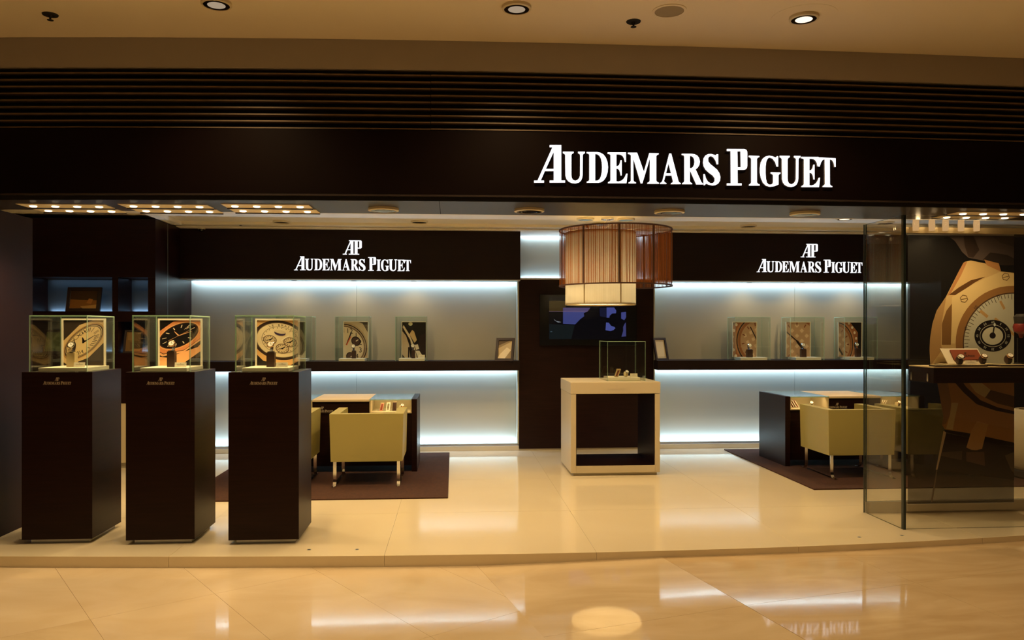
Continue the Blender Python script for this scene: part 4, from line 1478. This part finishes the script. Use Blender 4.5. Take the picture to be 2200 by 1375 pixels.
P.poly([(1270, 610), (1320, 615), (1360, 670), (1420, 690), (1440, 715), (1400, 750), (1350, 765), (1260, 750)], lin(88, 98, 180))
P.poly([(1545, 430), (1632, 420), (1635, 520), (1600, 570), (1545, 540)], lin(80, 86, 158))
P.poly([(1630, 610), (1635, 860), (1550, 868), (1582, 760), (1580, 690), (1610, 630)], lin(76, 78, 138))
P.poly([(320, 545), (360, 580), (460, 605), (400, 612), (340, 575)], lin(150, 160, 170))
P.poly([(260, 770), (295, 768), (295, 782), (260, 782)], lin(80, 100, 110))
P.build('picture', tv, SCREEN, ((235 - 70) * kx, -0.001, (1025 - 915) * kz))  # reflected room and figures painted as glowing screen colour


# ------------------------------------------------------------------ cube display table
ta = atZ(1232, 1024); tb = atZ(1418, 1018)
Y0 = (ta.y + tb.y) / 2 - 0.02
xa, xb = atY(1233, 950, Y0).x, atY(1419, 950, Y0).x
xa_o, xb_o = atY(1226, 950, Y0).x, xb
TH = atY(1320, 821, Y0).z
TD = 0.74
t = thing('display_table', 'white open cube display table with dark lining on the shop floor', 'table', (xa_o, Y0, 0))
W_ = xb - xa_o
hs, rail, leg = 0.115, 0.07, 0.055
tt_ = MB().box(0, W_, 0, TD, TH - hs, TH).build('top', WHITE, t, bevel=0.003)
for x0 in (0.004, W_ - leg):
    MB().box(x0, x0 + leg - 0.004, 0.003, TD - 0.003, 0.028, TH - hs - 0.003).build('side', WHITE, t, bevel=0.002)
MB().box(leg + 0.001, W_ - leg - 0.001, 0.003, TD - 0.003, 0.028, 0.028 + rail).build('bottom', WHITE, t, bevel=0.002)
MB().box(0.03, W_ - 0.03, 0.03, TD - 0.03, 0.0005, 0.0275).build('plinth', GREYSHOE, t)
MB().box(leg + 0.001, leg + 0.006, 0.012, TD - 0.012, 0.03 + rail, TH - hs - 0.004).box(W_ - leg - 0.006, W_ - leg - 0.001, 0.012, TD - 0.012, 0.03 + rail, TH - hs - 0.004) \
    .box(leg + 0.007, W_ - leg - 0.007, 0.012, TD - 0.012, 0.029 + rail, 0.033 + rail).box(leg + 0.007, W_ - leg - 0.007, 0.012, TD - 0.012, TH - hs - 0.008, TH - hs - 0.001).build('lining', WOOD, t)
lettering('lettering', 0.2, LETTER_TONE, tt_, (W_ * 0.40, -0.0004, TH - 0.083), depth=0.0008)
# case on the table
c0, c1 = atY(1305, 800, Y0 + 0.16), atY(1387, 800, Y0 + 0.16)
cw = c1.x - c0.x
glass_case('clear glass case on the white cube table', (c0.x, Y0 + 0.16, TH + 0.0005), cw, 0.46, atY(1340, 733, Y0 + 0.3).z - TH, g=0.006)
b0, b1 = atY(1307.5, 800, Y0 + 0.18), atY(1376, 800, Y0 + 0.18)
t = thing('watch_dais', 'small cream base slab in the case on the white cube table', 'base', (b0.x, Y0 + 0.18, TH + 0.001))
MB().box(0, b1.x - b0.x, 0, 0.28, 0, 0.035).build('slab', CREAM, t, bevel=0.006)
zt_ = TH + 0.037


def loop_stand(label, loc, w, h, d, mat, inner=None, lean=0.3):
    """sloping rectangular loop stand"""
    t = thing('loop_stand', label, 'stand', loc, group='small loop stands')
    f = w * 0.2
    M = Matrix.Shear('XZ', 4, (lean, 0)) if False else Matrix.Identity(4)
    mb = MB().prism([[(0, 0), (w, 0), (w + lean * h, h), (lean * h, h)], [(f, f), (w - f, f), (w - f + lean * (h - f), h - f), (f + lean * (h - f), h - f)]], 0, d)
    mb.build('loop', mat, t)
    MB().box(lean * h - 0.002, w + lean * h + 0.002, -0.002, d + 0.002, h, h + 0.006).build('cap', STANDG, t)
    if inner:
        MB().prism([[(f, f), (w - f, f), (w - f + lean * (h - f), h - f), (f + lean * (h - f), h - f)]], d * 0.3, d * 0.8).build('panel', inner, t)
    return t


q = atY(1321, 800, Y0 + 0.24)
loop_stand('pale gold sloping loop stand in the case on the cube table', (q.x, Y0 + 0.24, zt_), 0.035, 0.075, 0.04, STANDG, REDL, 0.35)


def draped_watch(label, loc, s, rz=0.0, metal=GOLD, strap=STRAP, roll=None):
    """a watch closed round a small roll cushion, its dial turned up to the viewer"""
    R_ = 0.0275
    zc0 = loc[2] + (R_ + 0.0016) * s
    c = thing('watch_cushion', 'cushion inside the ' + label, 'cushion', (loc[0], loc[1], zc0), (0, 0, rz), group='small roll cushions inside watches')
    M = Matrix.Rotation(math.pi / 2, 4, 'Y')
    MB().lathe([(0.0, -0.018 * s), (0.018 * s, -0.018 * s), (0.0255 * s, -0.013 * s), (0.0255 * s, 0.013 * s), (0.018 * s, 0.018 * s), (0.0, 0.018 * s)], 20, M=M).build('roll', roll or LINER, c, smooth=True)
    t = thing('wristwatch', label, 'watch', (loc[0], loc[1], zc0), (-0.8, 0, rz), group='wristwatches on display')
    t.scale = (s, s, s)
    b = MB().bar([(0.0, -R_ * math.cos(a), R_ * math.sin(a)) for a in [math.radians(28 + 304 * k / 24) for k in range(25)]], 0.018, 0.002)
    b.build('strap', strap, t, smooth=True)
    watch_mesh('roundcase').build('case', metal, t, loc=(0, -R_ - 0.0085, 0), smooth=True)
    d_ = watch_mesh('dial').build('dial', DIALW, t, loc=(0, -R_ - 0.0085, 0))
    watch_mesh('hands').build('hands', DIALK, d_)
    return t


draped_watch('gold wristwatch lying in the case on the cube table', (atY(1345, 800, Y0 + 0.24).x, Y0 + 0.25, zt_), 1.0, 0.3, STEEL, STANDG)
q = atY(1362, 800, Y0 + 0.21)
name_card('cream name card in the case on the cube table', (q.x, Y0 + 0.21, zt_), 0.075, 0.038)


# ------------------------------------------------------------------ rugs
def rug(label, x0, x1, y0, y1):
    o = MB().box(x0, x1, y0, y1, 0.0005, 0.012).build('rug', CARPET, bevel=0.003)
    return tag(o, label, 'rug')


ra, rbk = atZ(961, 1071), atZ(967, 973)
rl = atZ(465, 1026)
rug('dark brown rug under the left desk and chairs', rl.x, (ra.x + rbk.x) / 2, ra.y, min(rbk.y, 9.4))
rc, rd = atZ(1744, 1053), atZ(1552, 964)
rug('dark brown rug under the right desk and chairs', (rc.x + rd.x) / 2, 6.1, rc.y, min(rd.y, 9.4))
RZ = 0.0122


# ------------------------------------------------------------------ desks
def desk(side, X, Y, W=1.53, D=0.72, H_=0.748):
    t = thing('consultation_desk', 'dark wood desk with beige centre top and glass topped ends at %s' % side, 'desk', (X, Y, RZ), group='consultation desks')
    H_ -= RZ
    sp, g0, g1 = 0.055, 0.48, W - 0.48
    for x0 in (0, W - sp):
        MB().box(x0, x0 + sp, 0, D, 0.0, H_).build('side_panel', WOOD, t, bevel=0.0015)
    MB().box(g0 + 0.001, g1 - 0.001, 0, D, H_ - 0.022, H_).build('top', BEIGEPAD, t, bevel=0.002)
    ap_ = MB().box(g0, g1, 0.02, D, H_ - 0.145, H_ - 0.0225).build('apron', WOOD, t)
    MB().box(sp + 0.001, W - sp - 0.001, 0.03, D - 0.03, 0.06, H_ - 0.146).build('body', WOOD, t)
    for x0, x1 in ((sp + 0.001, g0 - 0.001), (g1 + 0.001, W - sp - 0.001)):
        MB().box(x0, x1, 0, D, H_ - 0.010, H_, fm=[0, 0, 1, 1, 1, 1]).build('glass_top', [GTOP, GEDGE], t)
        k = 0.012
        z0, z1 = H_ - 0.144, H_ - 0.0105
        c = MB().box(x0, x1, 0.01, D, z0, z0 + k)
        c.box(x0, x0 + k, 0.01, D, z0 + k, z1).box(x1 - k, x1, 0.01, D, z0 + k, z1).box(x0 + k, x1 - k, 0.42, 0.43, z0 + k, z1)
        c.build('compartment', LINER, t)
        light('compartment_light', 'AREA', ((x0 + x1) / 2, 0.06, z1 - 0.012), 0.4, WARM, t, rot=(0.6, 0, 0), shape='RECTANGLE', size=0.34, size_y=0.01)
    lettering('lettering', 0.22, LETTER, ap_, (W / 2 - 0.30, 0.0195, H_ - 0.13), depth=0.001)
    return t


dl = atZ(896, 1013, RZ)
DX1 = dl.x
desk('the left wall bay', DX1 - 1.53, dl.y)
DLx, DLy = DX1 - 1.53, dl.y
dr = atZ(1687, 1002, RZ)
desk('the right wall bay', dr.x, dr.y)
# things in the compartments
zf = 0.748 - 0.144 + 0.012 + 0.001
yy = DLy + 0.14


def pxx(px, Y):
    return atY(px, 870, Y).x


loop_stand('pink loop stand, leftmost in the left desk compartment', (pxx(815, yy), yy, zf), 0.034, 0.078, 0.03, PINKB, REDL, 0.2)
loop_stand('cream loop stand, second in the left desk compartment', (pxx(829, yy), yy, zf), 0.038, 0.084, 0.03, CREAM, None, 0.12)
loop_stand('grey loop stand with pale cap beside the lying watch in the left desk', (pxx(843, yy), yy, zf), 0.038, 0.088, 0.03, STANDB, STANDB, 0.05)
draped_watch('pale gold wristwatch lying in the left desk compartment', (pxx(862, yy + 0.02), yy + 0.02, zf), 1.05, 0.5, GOLD, CREAM)
yy = dr.y + 0.14
draped_watch('steel wristwatch lying in the right desk compartment', (pxx(1743, yy), yy, zf), 1.0, -0.3, STEEL, STRAP)
for k, m in enumerate((CREAM, REDL, CREAM, PINKB)):
    b = thing('booklet', ('cream', 'red', 'pale', 'pink')[k] + ' slim booklet leaning at the left of the right desk compartment', 'booklet',
              (pxx(1701 + 5.0 * k, yy), yy, zf), (0, -0.55, 0), group='booklets in the right desk')
    MB().box(0, 0.008, 0, 0.07, 0.005, 0.085).build('cover', m, b)
    MB().box(0.0015, 0.0065, -0.001, 0.0695, 0.0055, 0.0845).build('pages', CREAM, b)
qx = dr.x + 1.53 - 0.42
for k in range(3):
    b = thing('booklet', ('cream', 'pale', 'tan')[k] + ' slim booklet in the compartment at the right end of the right desk', 'booklet',
              (qx + 0.022 * k, yy, zf), (0, 0.55, 0), group='booklets in the right end compartment')
    MB().box(-0.008, 0, 0, 0.07, 0.005, 0.085).build('cover', (CREAM, LINER, STANDG)[k], b)
    MB().box(-0.0065, -0.0015, -0.001, 0.0695, 0.0055, 0.0845).build('pages', CREAM, b)
draped_watch('gold wristwatch lying in the right end compartment of the right desk', (qx + 0.2, yy, zf), 1.0, 0.2, GOLD, STRAP)


# ------------------------------------------------------------------ armchairs
def chair(label, xl, yb, W=0.675, D=0.64):
    """xl = left rear corner x, yb = rear face y (towards the viewer); chair faces +y"""
    t = thing('armchair', label, 'armchair', (xl + W / 2, yb + D / 2, RZ), group='olive cream armchairs')
    z0, z1, th = 0.225, 0.665, 0.085
    w, d = W / 2, D / 2
    tp = 0.968

    def ring_(z, s, yo=0.0):
        pts = [(-w, -d), (w, -d), (w, d), (w - th, d), (w - th, -d + th), (-w + th, -d + th), (-w + th, d), (-w, d)]
        return [(x * s, y * (s if y < 0 else 1.0) + yo, z) for x, y in pts]
    lo, hi = ring_(z0, tp), ring_(z1, 1.0)
    m = MB()
    for seq in ([0, 1, 4, 5], [1, 2, 3, 4], [7, 0, 5, 6]):
        pass
    n = 8
    caps = [[0, 1, 4, 5], [1, 2, 3, 4], [0, 5, 6, 7]]
    fs = [[i + n for i in c] for c in caps] + [c[::-1] for c in caps]
    for i in range(n):
        j = (i + 1) % n
        fs.append([i, j, n + j, n + i])
    m.add(lo + hi, fs)
    m.build('shell', LEATHER, t, bevel=0.016, smooth=True, seg=3)
    MB().box(-w + th + 0.003, w - th - 0.003, -d + th + 0.003, d + 0.01, z0 + 0.06, 0.42).build('seat_cushion', LEATHER, t, bevel=0.03, seg=3)
    MB().box(-w * tp + 0.02, w * tp - 0.02, -d * tp + 0.02, d - 0.01, z0 - 0.004, z0 + 0.058).build('seat_frame', LEATHER, t)
    for s in (-1, 1):
        x = s * (w * tp - 0.035)
        for y, back in ((-d + 0.03, True), (d - 0.05, False)):
            e = -1 if back else 1
            MB().bar([(x, y, z0 - 0.003), (x, y, 0.06), (x, y + e * 0.006, 0.035), (x, y + e * 0.022, 0.015), (x, y + e * 0.045, 0.006), (x, y + e * 0.10, 0.0045)], 0.03, 0.008).build('leg', CHROME, t)
        MB().box(x - 0.015, x + 0.015, -d + 0.04, d - 0.06, 0.001, 0.008).build('runner', CHROME, t)
    return t


f1 = atZ(714, 1044, RZ)
yb1 = f1.y - 0.03
chair('olive cream cube armchair at the left desk, back fully in view', atY(707.5, 900, yb1).x, yb1)
chair('olive cream cube armchair at the left desk half hidden by a pedestal', atY(664, 900, yb1).x - 0.675, yb1)
f2 = atZ(1774, 1028, RZ)
yb2 = f2.y - 0.03
chair('olive cream cube armchair at the right desk, nearest the white table', atY(1780, 900, yb2).x, yb2)
chair('olive cream cube armchair at the right desk seen through the showcase glass', atY(1953, 900, yb2).x, yb2)

# ------------------------------------------------------------------ right glass showcase
g0 = atZ(1937, 1137)
g1 = atZ(1859, 1101)
GX = (g0.x + g1.x) / 2
GY0, GY1 = g0.y, g1.y
GZ = Z_SOF - 0.003
sc = thing('glass_showcase', 'tall frameless glass showcase at the right end of the shop front', 'showcase', (GX, GY0, 0))
pane(sc, 0, 0.012, 0.013, GY1 - GY0 - 0.014, 0.0, GZ, 'x', GLASSR, GEDGED, 'side_pane')
m = MB()
XG = [GX + (7.0 - GX) * k / 12 for k in range(13)]
dyf = GY0 - YU(GX)
m = MB().box(0, 3.6, 0, 0.012, 0.0, GZ, fm=[1, 1, 0, 0, 1, 1])
m.build('front_pane', [GLASSR, GEDGED], sc, rot=(0, 0, 0.0))
pane(sc, 0.0, 3.6, GY1 - GY0 - 0.012, GY1 - GY0, 0.09, GZ, 'y', GLASSR, GEDGED, 'rear_pane')
MB().box(-0.010, -0.004, GY1 - GY0 - 0.006, GY1 - GY0, 0.0, GZ).build('edge_strip', GEDGED, sc)
MB().box(0.0, 0.018, -0.016, -0.001, 0.0, GZ).build('corner_strip', GEDGED, sc)
MB().box(0.0, 3.6, GY1 - GY0 - 0.03, GY1 - GY0 + 0.012, 0.0005, 0.088).build('base_rail', GREYSHOE, sc)

# poster hung just in front of the rear pane
YP = GY1 - 0.06
p0, p1 = atY(1950, 1083, YP), atY(2178, 507, YP)
s_ = (p1.x - p0.x) / (2178 - 1950)
PW, PHT = p1.x - p0.x, p1.z - p0.z
ps = thing('poster', 'tall dark film poster of a huge rose gold watch in the glass showcase', 'poster', (p0.x, YP, p0.z))
MB().box(-0.002, PW + 0.002, -0.006, 0.010, -0.055, -0.001).build('bottom_rail', GREYSHOE, ps)
MB().box(-0.002, PW + 0.002, -0.002, 0.008, PHT, PHT + 0.012).build('top_rail', STEELW, ps)
sv = PHT / (1083 - 507)
P = Print(PW, PHT, lambda x, y: ((x - 1950) * s_, (1083 - y) * sv))


def za(pts):
    return [(1980 + x / 3.818, 480 + y / 3.818) for x, y in pts]


def zb_(pts):
    return [(1900 + x / 4.583, 820 + y / 4.583) for x, y in pts]


P.ink = (0.74, 0.95, 1.35)
P.poly([(1950, 500), (2178, 500), (2178, 1083), (1950, 1083)], (*lin(24, 19, 14), 0.80))
P.poly(za([(190, 90), (330, 80), (780, 80), (780, 340), (640, 345), (510, 310), (380, 285), (330, 240), (270, 150)]), lin(86, 66, 52))
P.poly(za([(340, 100), (420, 100), (470, 220), (420, 285), (380, 280), (350, 190)]), lin(58, 40, 28))
P.poly(za([(560, 90), (780, 120), (780, 200), (640, 160)]), lin(70, 54, 42))
P.poly(za([(500, 300), (560, 240), (700, 260), (780, 300), (780, 345), (640, 345)]), lin(50, 36, 26))
P.poly(za([(350, 320), (400, 308), (520, 332), (640, 395), (790, 412), (790, 1170), (70, 1170), (62, 1040), (66, 950), (85, 830), (120, 720), (200, 600), (300, 400), (340, 330)]), lin(206, 158, 92))
P.poly(za([(510, 300), (630, 330), (650, 400), (530, 345)]), lin(186, 120, 62))
P.poly(za([(62, 1040), (66, 950), (85, 830), (120, 720), (200, 600), (160, 830), (155, 1000), (165, 1040), (75, 1165)]), lin(176, 126, 70))
P.poly(za([(300, 400), (340, 325), (370, 318), (320, 430), (230, 590), (205, 600)]), lin(176, 112, 60))
P.poly(za([(162, 830), (200, 720), (250, 655), (242, 820), (236, 1000), (162, 1000)]), lin(128, 84, 40))
P.poly(za([(220, 592), (300, 530), (400, 470), (520, 440), (430, 490), (350, 545), (292, 594)]), lin(96, 58, 26))
P.poly(za([(245, 610), (420, 500), (520, 452), (640, 400), (790, 418), (790, 520), (640, 522), (510, 575), (410, 670), (350, 790), (335, 990), (237, 990), (243, 820)]), lin(222, 176, 106))
P.poly(za(circ(745, 985, 470, 60)), lin(150, 98, 48))
P.poly(za(circ(748, 985, 415, 60)), lin(84, 56, 34))
P.poly(za(circ(750, 987, 407, 60)), lin(196, 176, 138))
P.layer += 1
for k in range(26):
    a = math.radians(265 - k * 4.6) * -1 + math.pi
    a = math.radians(92 + k * 4.2)
    c_, s2 = math.cos(a), -math.sin(a)
    r0 = 372 if k % 5 else 360
    P.line(za([(750 + r0 * c_, 987 + r0 * s2)])[0], za([(750 + 405 * c_, 987 + 405 * s2)])[0], 1.2, lin(70, 50, 34))
for s, zx, zy, rt in (('55', 625, 604, 0.35), ('50', 440, 695, 0.9), ('45', 360, 868, 1.4)):
    x, y = za([(zx, zy)])[0]
    P.layer += 1
    tx_, ty_ = P.T(x, y)
    T0 = P.T
    P.T = lambda a, b: (a, b)
    ptext(P, s, tx_, ty_, 0.032, lin(60, 44, 32), rt, new=False)
    P.T = T0
for pts in ([(465, 728), (485, 712), (545, 762), (530, 782)], [(632, 645), (650, 636), (685, 700), (668, 712)], [(588, 790), (605, 776), (785, 930), (775, 950)]):
    P.poly(za(pts), lin(190, 138, 76))
P.poly(za(circ(580, 927, 152, 40, 131)), lin(30, 22, 18))
P.loops([za(circ(580, 927, 108, 40, 93)), za(circ(580, 927, 103, 40, 88))], lin(170, 150, 120))
P.poly(za(circ(578, 928, 86, 36, 73)), lin(206, 186, 146))
T0 = P.T
for k, s in enumerate(('60', '5', '10', '15', '20', '25', '30', '35', '40', '45', '50', '55')):
    a = math.pi / 2 - k * math.pi / 6
    x, y = T0(*za([(580 + 128 * math.cos(a), 927 - 110 * math.sin(a))])[0])
    P.T = lambda a_, b_: (a_, b_)
    ptext(P, s, x, y, 0.026, lin(200, 184, 150), a - math.pi / 2, new=(k == 0))
    P.T = T0
P.line(za([(578, 927)])[0], za([(595, 832)])[0], 3.0, lin(40, 28, 22), new=True)
P.poly(za(circ(578, 925, 26, 16)), lin(34, 24, 20))
P.poly(za(circ(595, 836, 9, 10, 14)), lin(220, 205, 170))
for zx, zy in ((342, 622), (686, 440)):
    P.loops([za(ngon(zx, zy, 34, 6, 0.2)), za(ngon(zx, zy, 28, 6, 0.2))], lin(120, 84, 46))
    P.line(za([(zx - 24, zy + 8)])[0], za([(zx + 24, zy - 4)])[0], 1.2, lin(110, 76, 40))
# below the counter
P.poly(zb_([(505, -40), (1295, -40), (1295, 15), (1285, 615), (985, 550), (830, 515), (590, 475), (562, 430), (575, 350), (540, 150)]), lin(178, 120, 64))
P.poly(zb_([(505, -40), (610, -40), (650, 190), (640, 330), (600, 420), (562, 430), (575, 350), (540, 150)]), lin(150, 104, 66))
P.poly(zb_([(730, -40), (800, 60), (940, 190), (1110, 262), (1290, 305), (1290, 335), (1090, 295), (900, 228), (770, 110), (640, -40)]), lin(64, 36, 18))
P.poly(zb_([(820, 10), (940, 10), (1040, 90), (985, 165), (890, 110)]), lin(206, 168, 104))
P.poly(zb_([(1040, 90), (1300, 160), (1290, 270), (1110, 225), (985, 165)]), lin(112, 74, 36))
P.poly(zb_([(655, 212), (722, 215), (690, 350), (668, 478), (600, 470), (640, 330)]), lin(198, 158, 98))
P.poly(zb_([(590, 478), (830, 517), (985, 552), (1285, 618), (1285, 660), (980, 590), (700, 530), (590, 500)]), lin(30, 18, 14))
P.poly(zb_([(600, 510), (1285, 662), (1285, 985), (900, 930), (515, 870)]), lin(44, 29, 22))
P.poly(zb_([(905, 395), (1020, 428), (1010, 450), (955, 670), (900, 684), (850, 680), (800, 655), (850, 490)]), lin(192, 136, 76))
P.poly(zb_([(800, 700), (975, 700), (985, 840), (800, 790)]), lin(98, 66, 46))
P.poly(zb_([(1180, 740), (1285, 700), (1285, 930), (1240, 880)]), lin(96, 74, 50))
P.poly(zb_([(560, 700), (760, 690), (755, 780), (550, 735)]), lin(84, 62, 44))
P.poly(zb_([(575, 490), (602, 505), (516, 870), (500, 872)]), lin(196, 160, 112))
P.poly(zb_([(506, 872), (516, 872), (468, 1190), (450, 1190)]), lin(120, 96, 70))
P.build('print', ps, PRINTA, (0, -0.0022, 0))

# counter with display trays
YK0 = YP - 0.34
k0 = atY(2010, 788, YK0)
kzt, kzb = atY(2100, 788, YK0).z, atY(2100, 823, YK0).z
XK0, XK1 = atY(2006, 800, YK0).x, GX + 3.5
ct = thing('display_counter', 'dark wood floating counter with cream top inside the glass showcase', 'counter', (XK0, YK0, kzb))
KD = 0.325
MB().box(0, XK1 - XK0, 0, KD, 0, kzt - kzb - 0.008).build('body', WOOD, ct, bevel=0.002)
MB().box(0, XK1 - XK0, 0, KD, kzt - kzb - 0.0075, kzt - kzb).build('top', LINER, ct)
for y in (0.05, KD - 0.06):
    MB().box(-0.012, 0.0, y, y + 0.02, 0.01, 0.07).build('bracket', CHROME, ct)
zk = kzt + 0.0005


def tray_board(label, px0, px1, y, d, z):
    a, b = atY(px0, 780, y).x, atY(px1, 780, y).x
    t = thing('display_tray', label, 'tray', (a, y, z), group='thin dark trays on the showcase counter')
    MB().box(0, b - a, 0, d, 0, 0.010).build('board', WOOD, t, bevel=0.001)
    MB().box(0.004, b - a - 0.004, 0.004, d - 0.004, 0.0101, 0.0125).build('inlay', LINER, t)
    return zk + 0.0125


tray_board('thin dark tray at the front left of the showcase counter', 2010, 2122, YK0 + 0.015, 0.085, zk)
tray_board('thin dark tray behind the front left tray on the showcase counter', 2024, 2144, YK0 + 0.205, 0.10, zk)
tray_board('thin dark tray at the front right of the showcase counter', 2150, 2225, YK0 + 0.015, 0.085, zk)
tray_board('thin dark tray at the middle right of the showcase counter', 2100, 2200, YK0 + 0.112, 0.085, zk)
zr = zk + 0.013
# white panel with leather plaque
yw = YK0 + 0.25
a, b = atY(2037, 770, yw).x, atY(2116, 770, yw).x
wp = thing('brand_plaque', 'white sloping panel with a red brown leather plaque on the showcase counter', 'sign panel', (a, yw, zr), (-0.35, 0, 0))
wpn, hpn = b - a, 0.125
MB().prism([[(0, 0), (wpn, 0), (wpn - 0.03, hpn), (-0.04, hpn)]], 0, 0.006).build('panel', CREAM, wp)
MB().prism([[(0.055, 0.03), (wpn - 0.02, 0.03), (wpn - 0.045, 0.108), (0.035, 0.108)]], -0.010, -0.0005).build('plaque', REDL, wp, bevel=0.003)
lettering('lettering', 0.15, STRAP, wp, (0.075, -0.0104, 0.05), depth=0.0006)
for px, py, y, z, m, lab, sz in ((2061, 773, YK0 + 0.05, zr, STEEL, 'steel wristwatch lying at the front of the showcase counter', 1.15),
                                 (2111, 760, YK0 + 0.155, zr, GOLD, 'pale gold wristwatch beside the leather plaque in the showcase', 1.15),
                                 (2166, 766, YK0 + 0.15, zr, GOLD, 'dark strapped wristwatch at the right of the showcase counter', 1.2)):
    draped_watch(lab, (atY(px, py, y).x, y, z), sz, -0.15, m, STRAP, STANDB)
q = atY(2093, 775, YK0 + 0.09)
name_card('tan name card at the middle of the showcase counter', (q.x, YK0 + 0.125, zr), 0.09, 0.03)
# ornament on a thin stem at the picture edge
yo = YK0 + 0.16
q = atY(2186, 700, yo)
orn = thing('ornament', 'dark red and black ornament on a thin stem at the right picture edge', 'ornament', (q.x, yo, zr))
zo = atY(2186, 726, yo).z - zr
MB().lathe([(0.03, 0.0), (0.028, 0.004), (0.004, 0.008), (0.0035, zo), (0.0, zo)], 14).build('stem', BLACKM, orn)
MB().lathe([(0.0, zo), (0.012, zo + 0.002), (0.02, zo + 0.03), (0.05, zo + 0.05), (0.058, zo + 0.085), (0.05, zo + 0.11), (0.0, zo + 0.115)], 18, (0.03, 0, 0)).build('bowl', REDG, orn, smooth=True)
MB().lathe([(0.052, zo + 0.112), (0.056, zo + 0.13), (0.06, zo + 0.165), (0.04, zo + 0.185), (0.0, zo + 0.186)], 18, (0.04, 0, 0)).build('cap', BLACKM, orn, smooth=True)

# valance bar with small lamps
YV = GY1 - 0.10
v0, v1 = atY(1940, 491, YV), atY(2230, 503, YV)
va = thing('lamp_rail', 'brushed brass rail with a row of small glowing lamps above the poster', 'light fitting', (v0.x, YV, v1.z))
rh = atY(2060, 489, YV).z - v1.z
MB().box(0, v1.x - v0.x, 0, 0.012, 0, rh).build('rail', BRASS, va)
for px in (1955, 1989, 2018, 2051, 2084):
    x = atY(px, 480, YV + 0.05).x - v0.x
    MB().lathe([(0.022, rh - 0.03), (0.024, rh + 0.02), (0.022, rh + 0.052), (0.012, rh + 0.066), (0.0, rh + 0.068)], 16, (x, -0.03, 0)).build('lamp', SPOTEMIT, va, smooth=True)
    light('lamp_light', 'POINT', (x, -0.06, rh + 0.02), 0.5, WARM, va, shadow_soft_size=0.015)
MB().box(0, v1.x - v0.x, 0.0125, 0.034, 0.0, 0.008).build('shelf', BRASS, va)

# white rounded object at the far right edge
qs = atZ(2180, 1040)
zs0, zs1 = 0.10, atY(2200, 884, qs.y + 0.2).z
ys_ = qs.y + 0.25
xs_ = atY(2178, 960, ys_).x + 0.30
stl = thing('white_seat', 'white rounded seat with a black oval opening at the far right edge', 'seat', (xs_, ys_, RZ))
MB().lathe([(0.0, 0.085), (0.27, 0.085), (0.295, 0.12), (0.30, 0.30), (0.29, 0.45), (0.25, zs1 - 0.02), (0.235, zs1), (0.20, zs1), (0.19, zs1 - 0.05), (0.0, zs1 - 0.12)], 40).build('shell', WHITE, stl, smooth=True)
MB().lathe([(0.27, 0.0005), (0.29, 0.02), (0.29, 0.07), (0.26, 0.084), (0.0, 0.084)], 40).build('base', BLACKM, stl, smooth=True)
MB().lathe([(0.0, -0.006), (0.05, -0.004), (0.06, 0.004), (0.0, 0.006)], 20, axis='y', M=Matrix.Diagonal((1, 1, 0.45, 1))).build('opening', BLACKP, stl, loc=(-0.235, -0.185, 0.17), rot=(0, 0, -0.9), smooth=True)

# floor bolts on the step
for px, py, lab in ((664, 1181, 'left of the pair beside the rightmost pedestal'), (767, 1180.5, 'right of the pair beside the rightmost pedestal'),
                    (1846, 1154, 'left of the pair by the glass showcase'), (1938, 1150.5, 'right of the pair by the glass showcase')):
    t = thing('floor_socket', 'small round metal floor socket, ' + lab, 'floor socket', atZ(px, py, 0.0003), group='floor sockets')
    MB().ring([(0.009, 0), (0.0135, 0), (0.0135, 0.0012), (0.009, 0.0012)], 20).build('ring', STEELW, t)
    MB().lathe([(0.009, 0.0), (0.009, 0.0006), (0.0, 0.0006)], 16).build('hole', BLACKM, t)
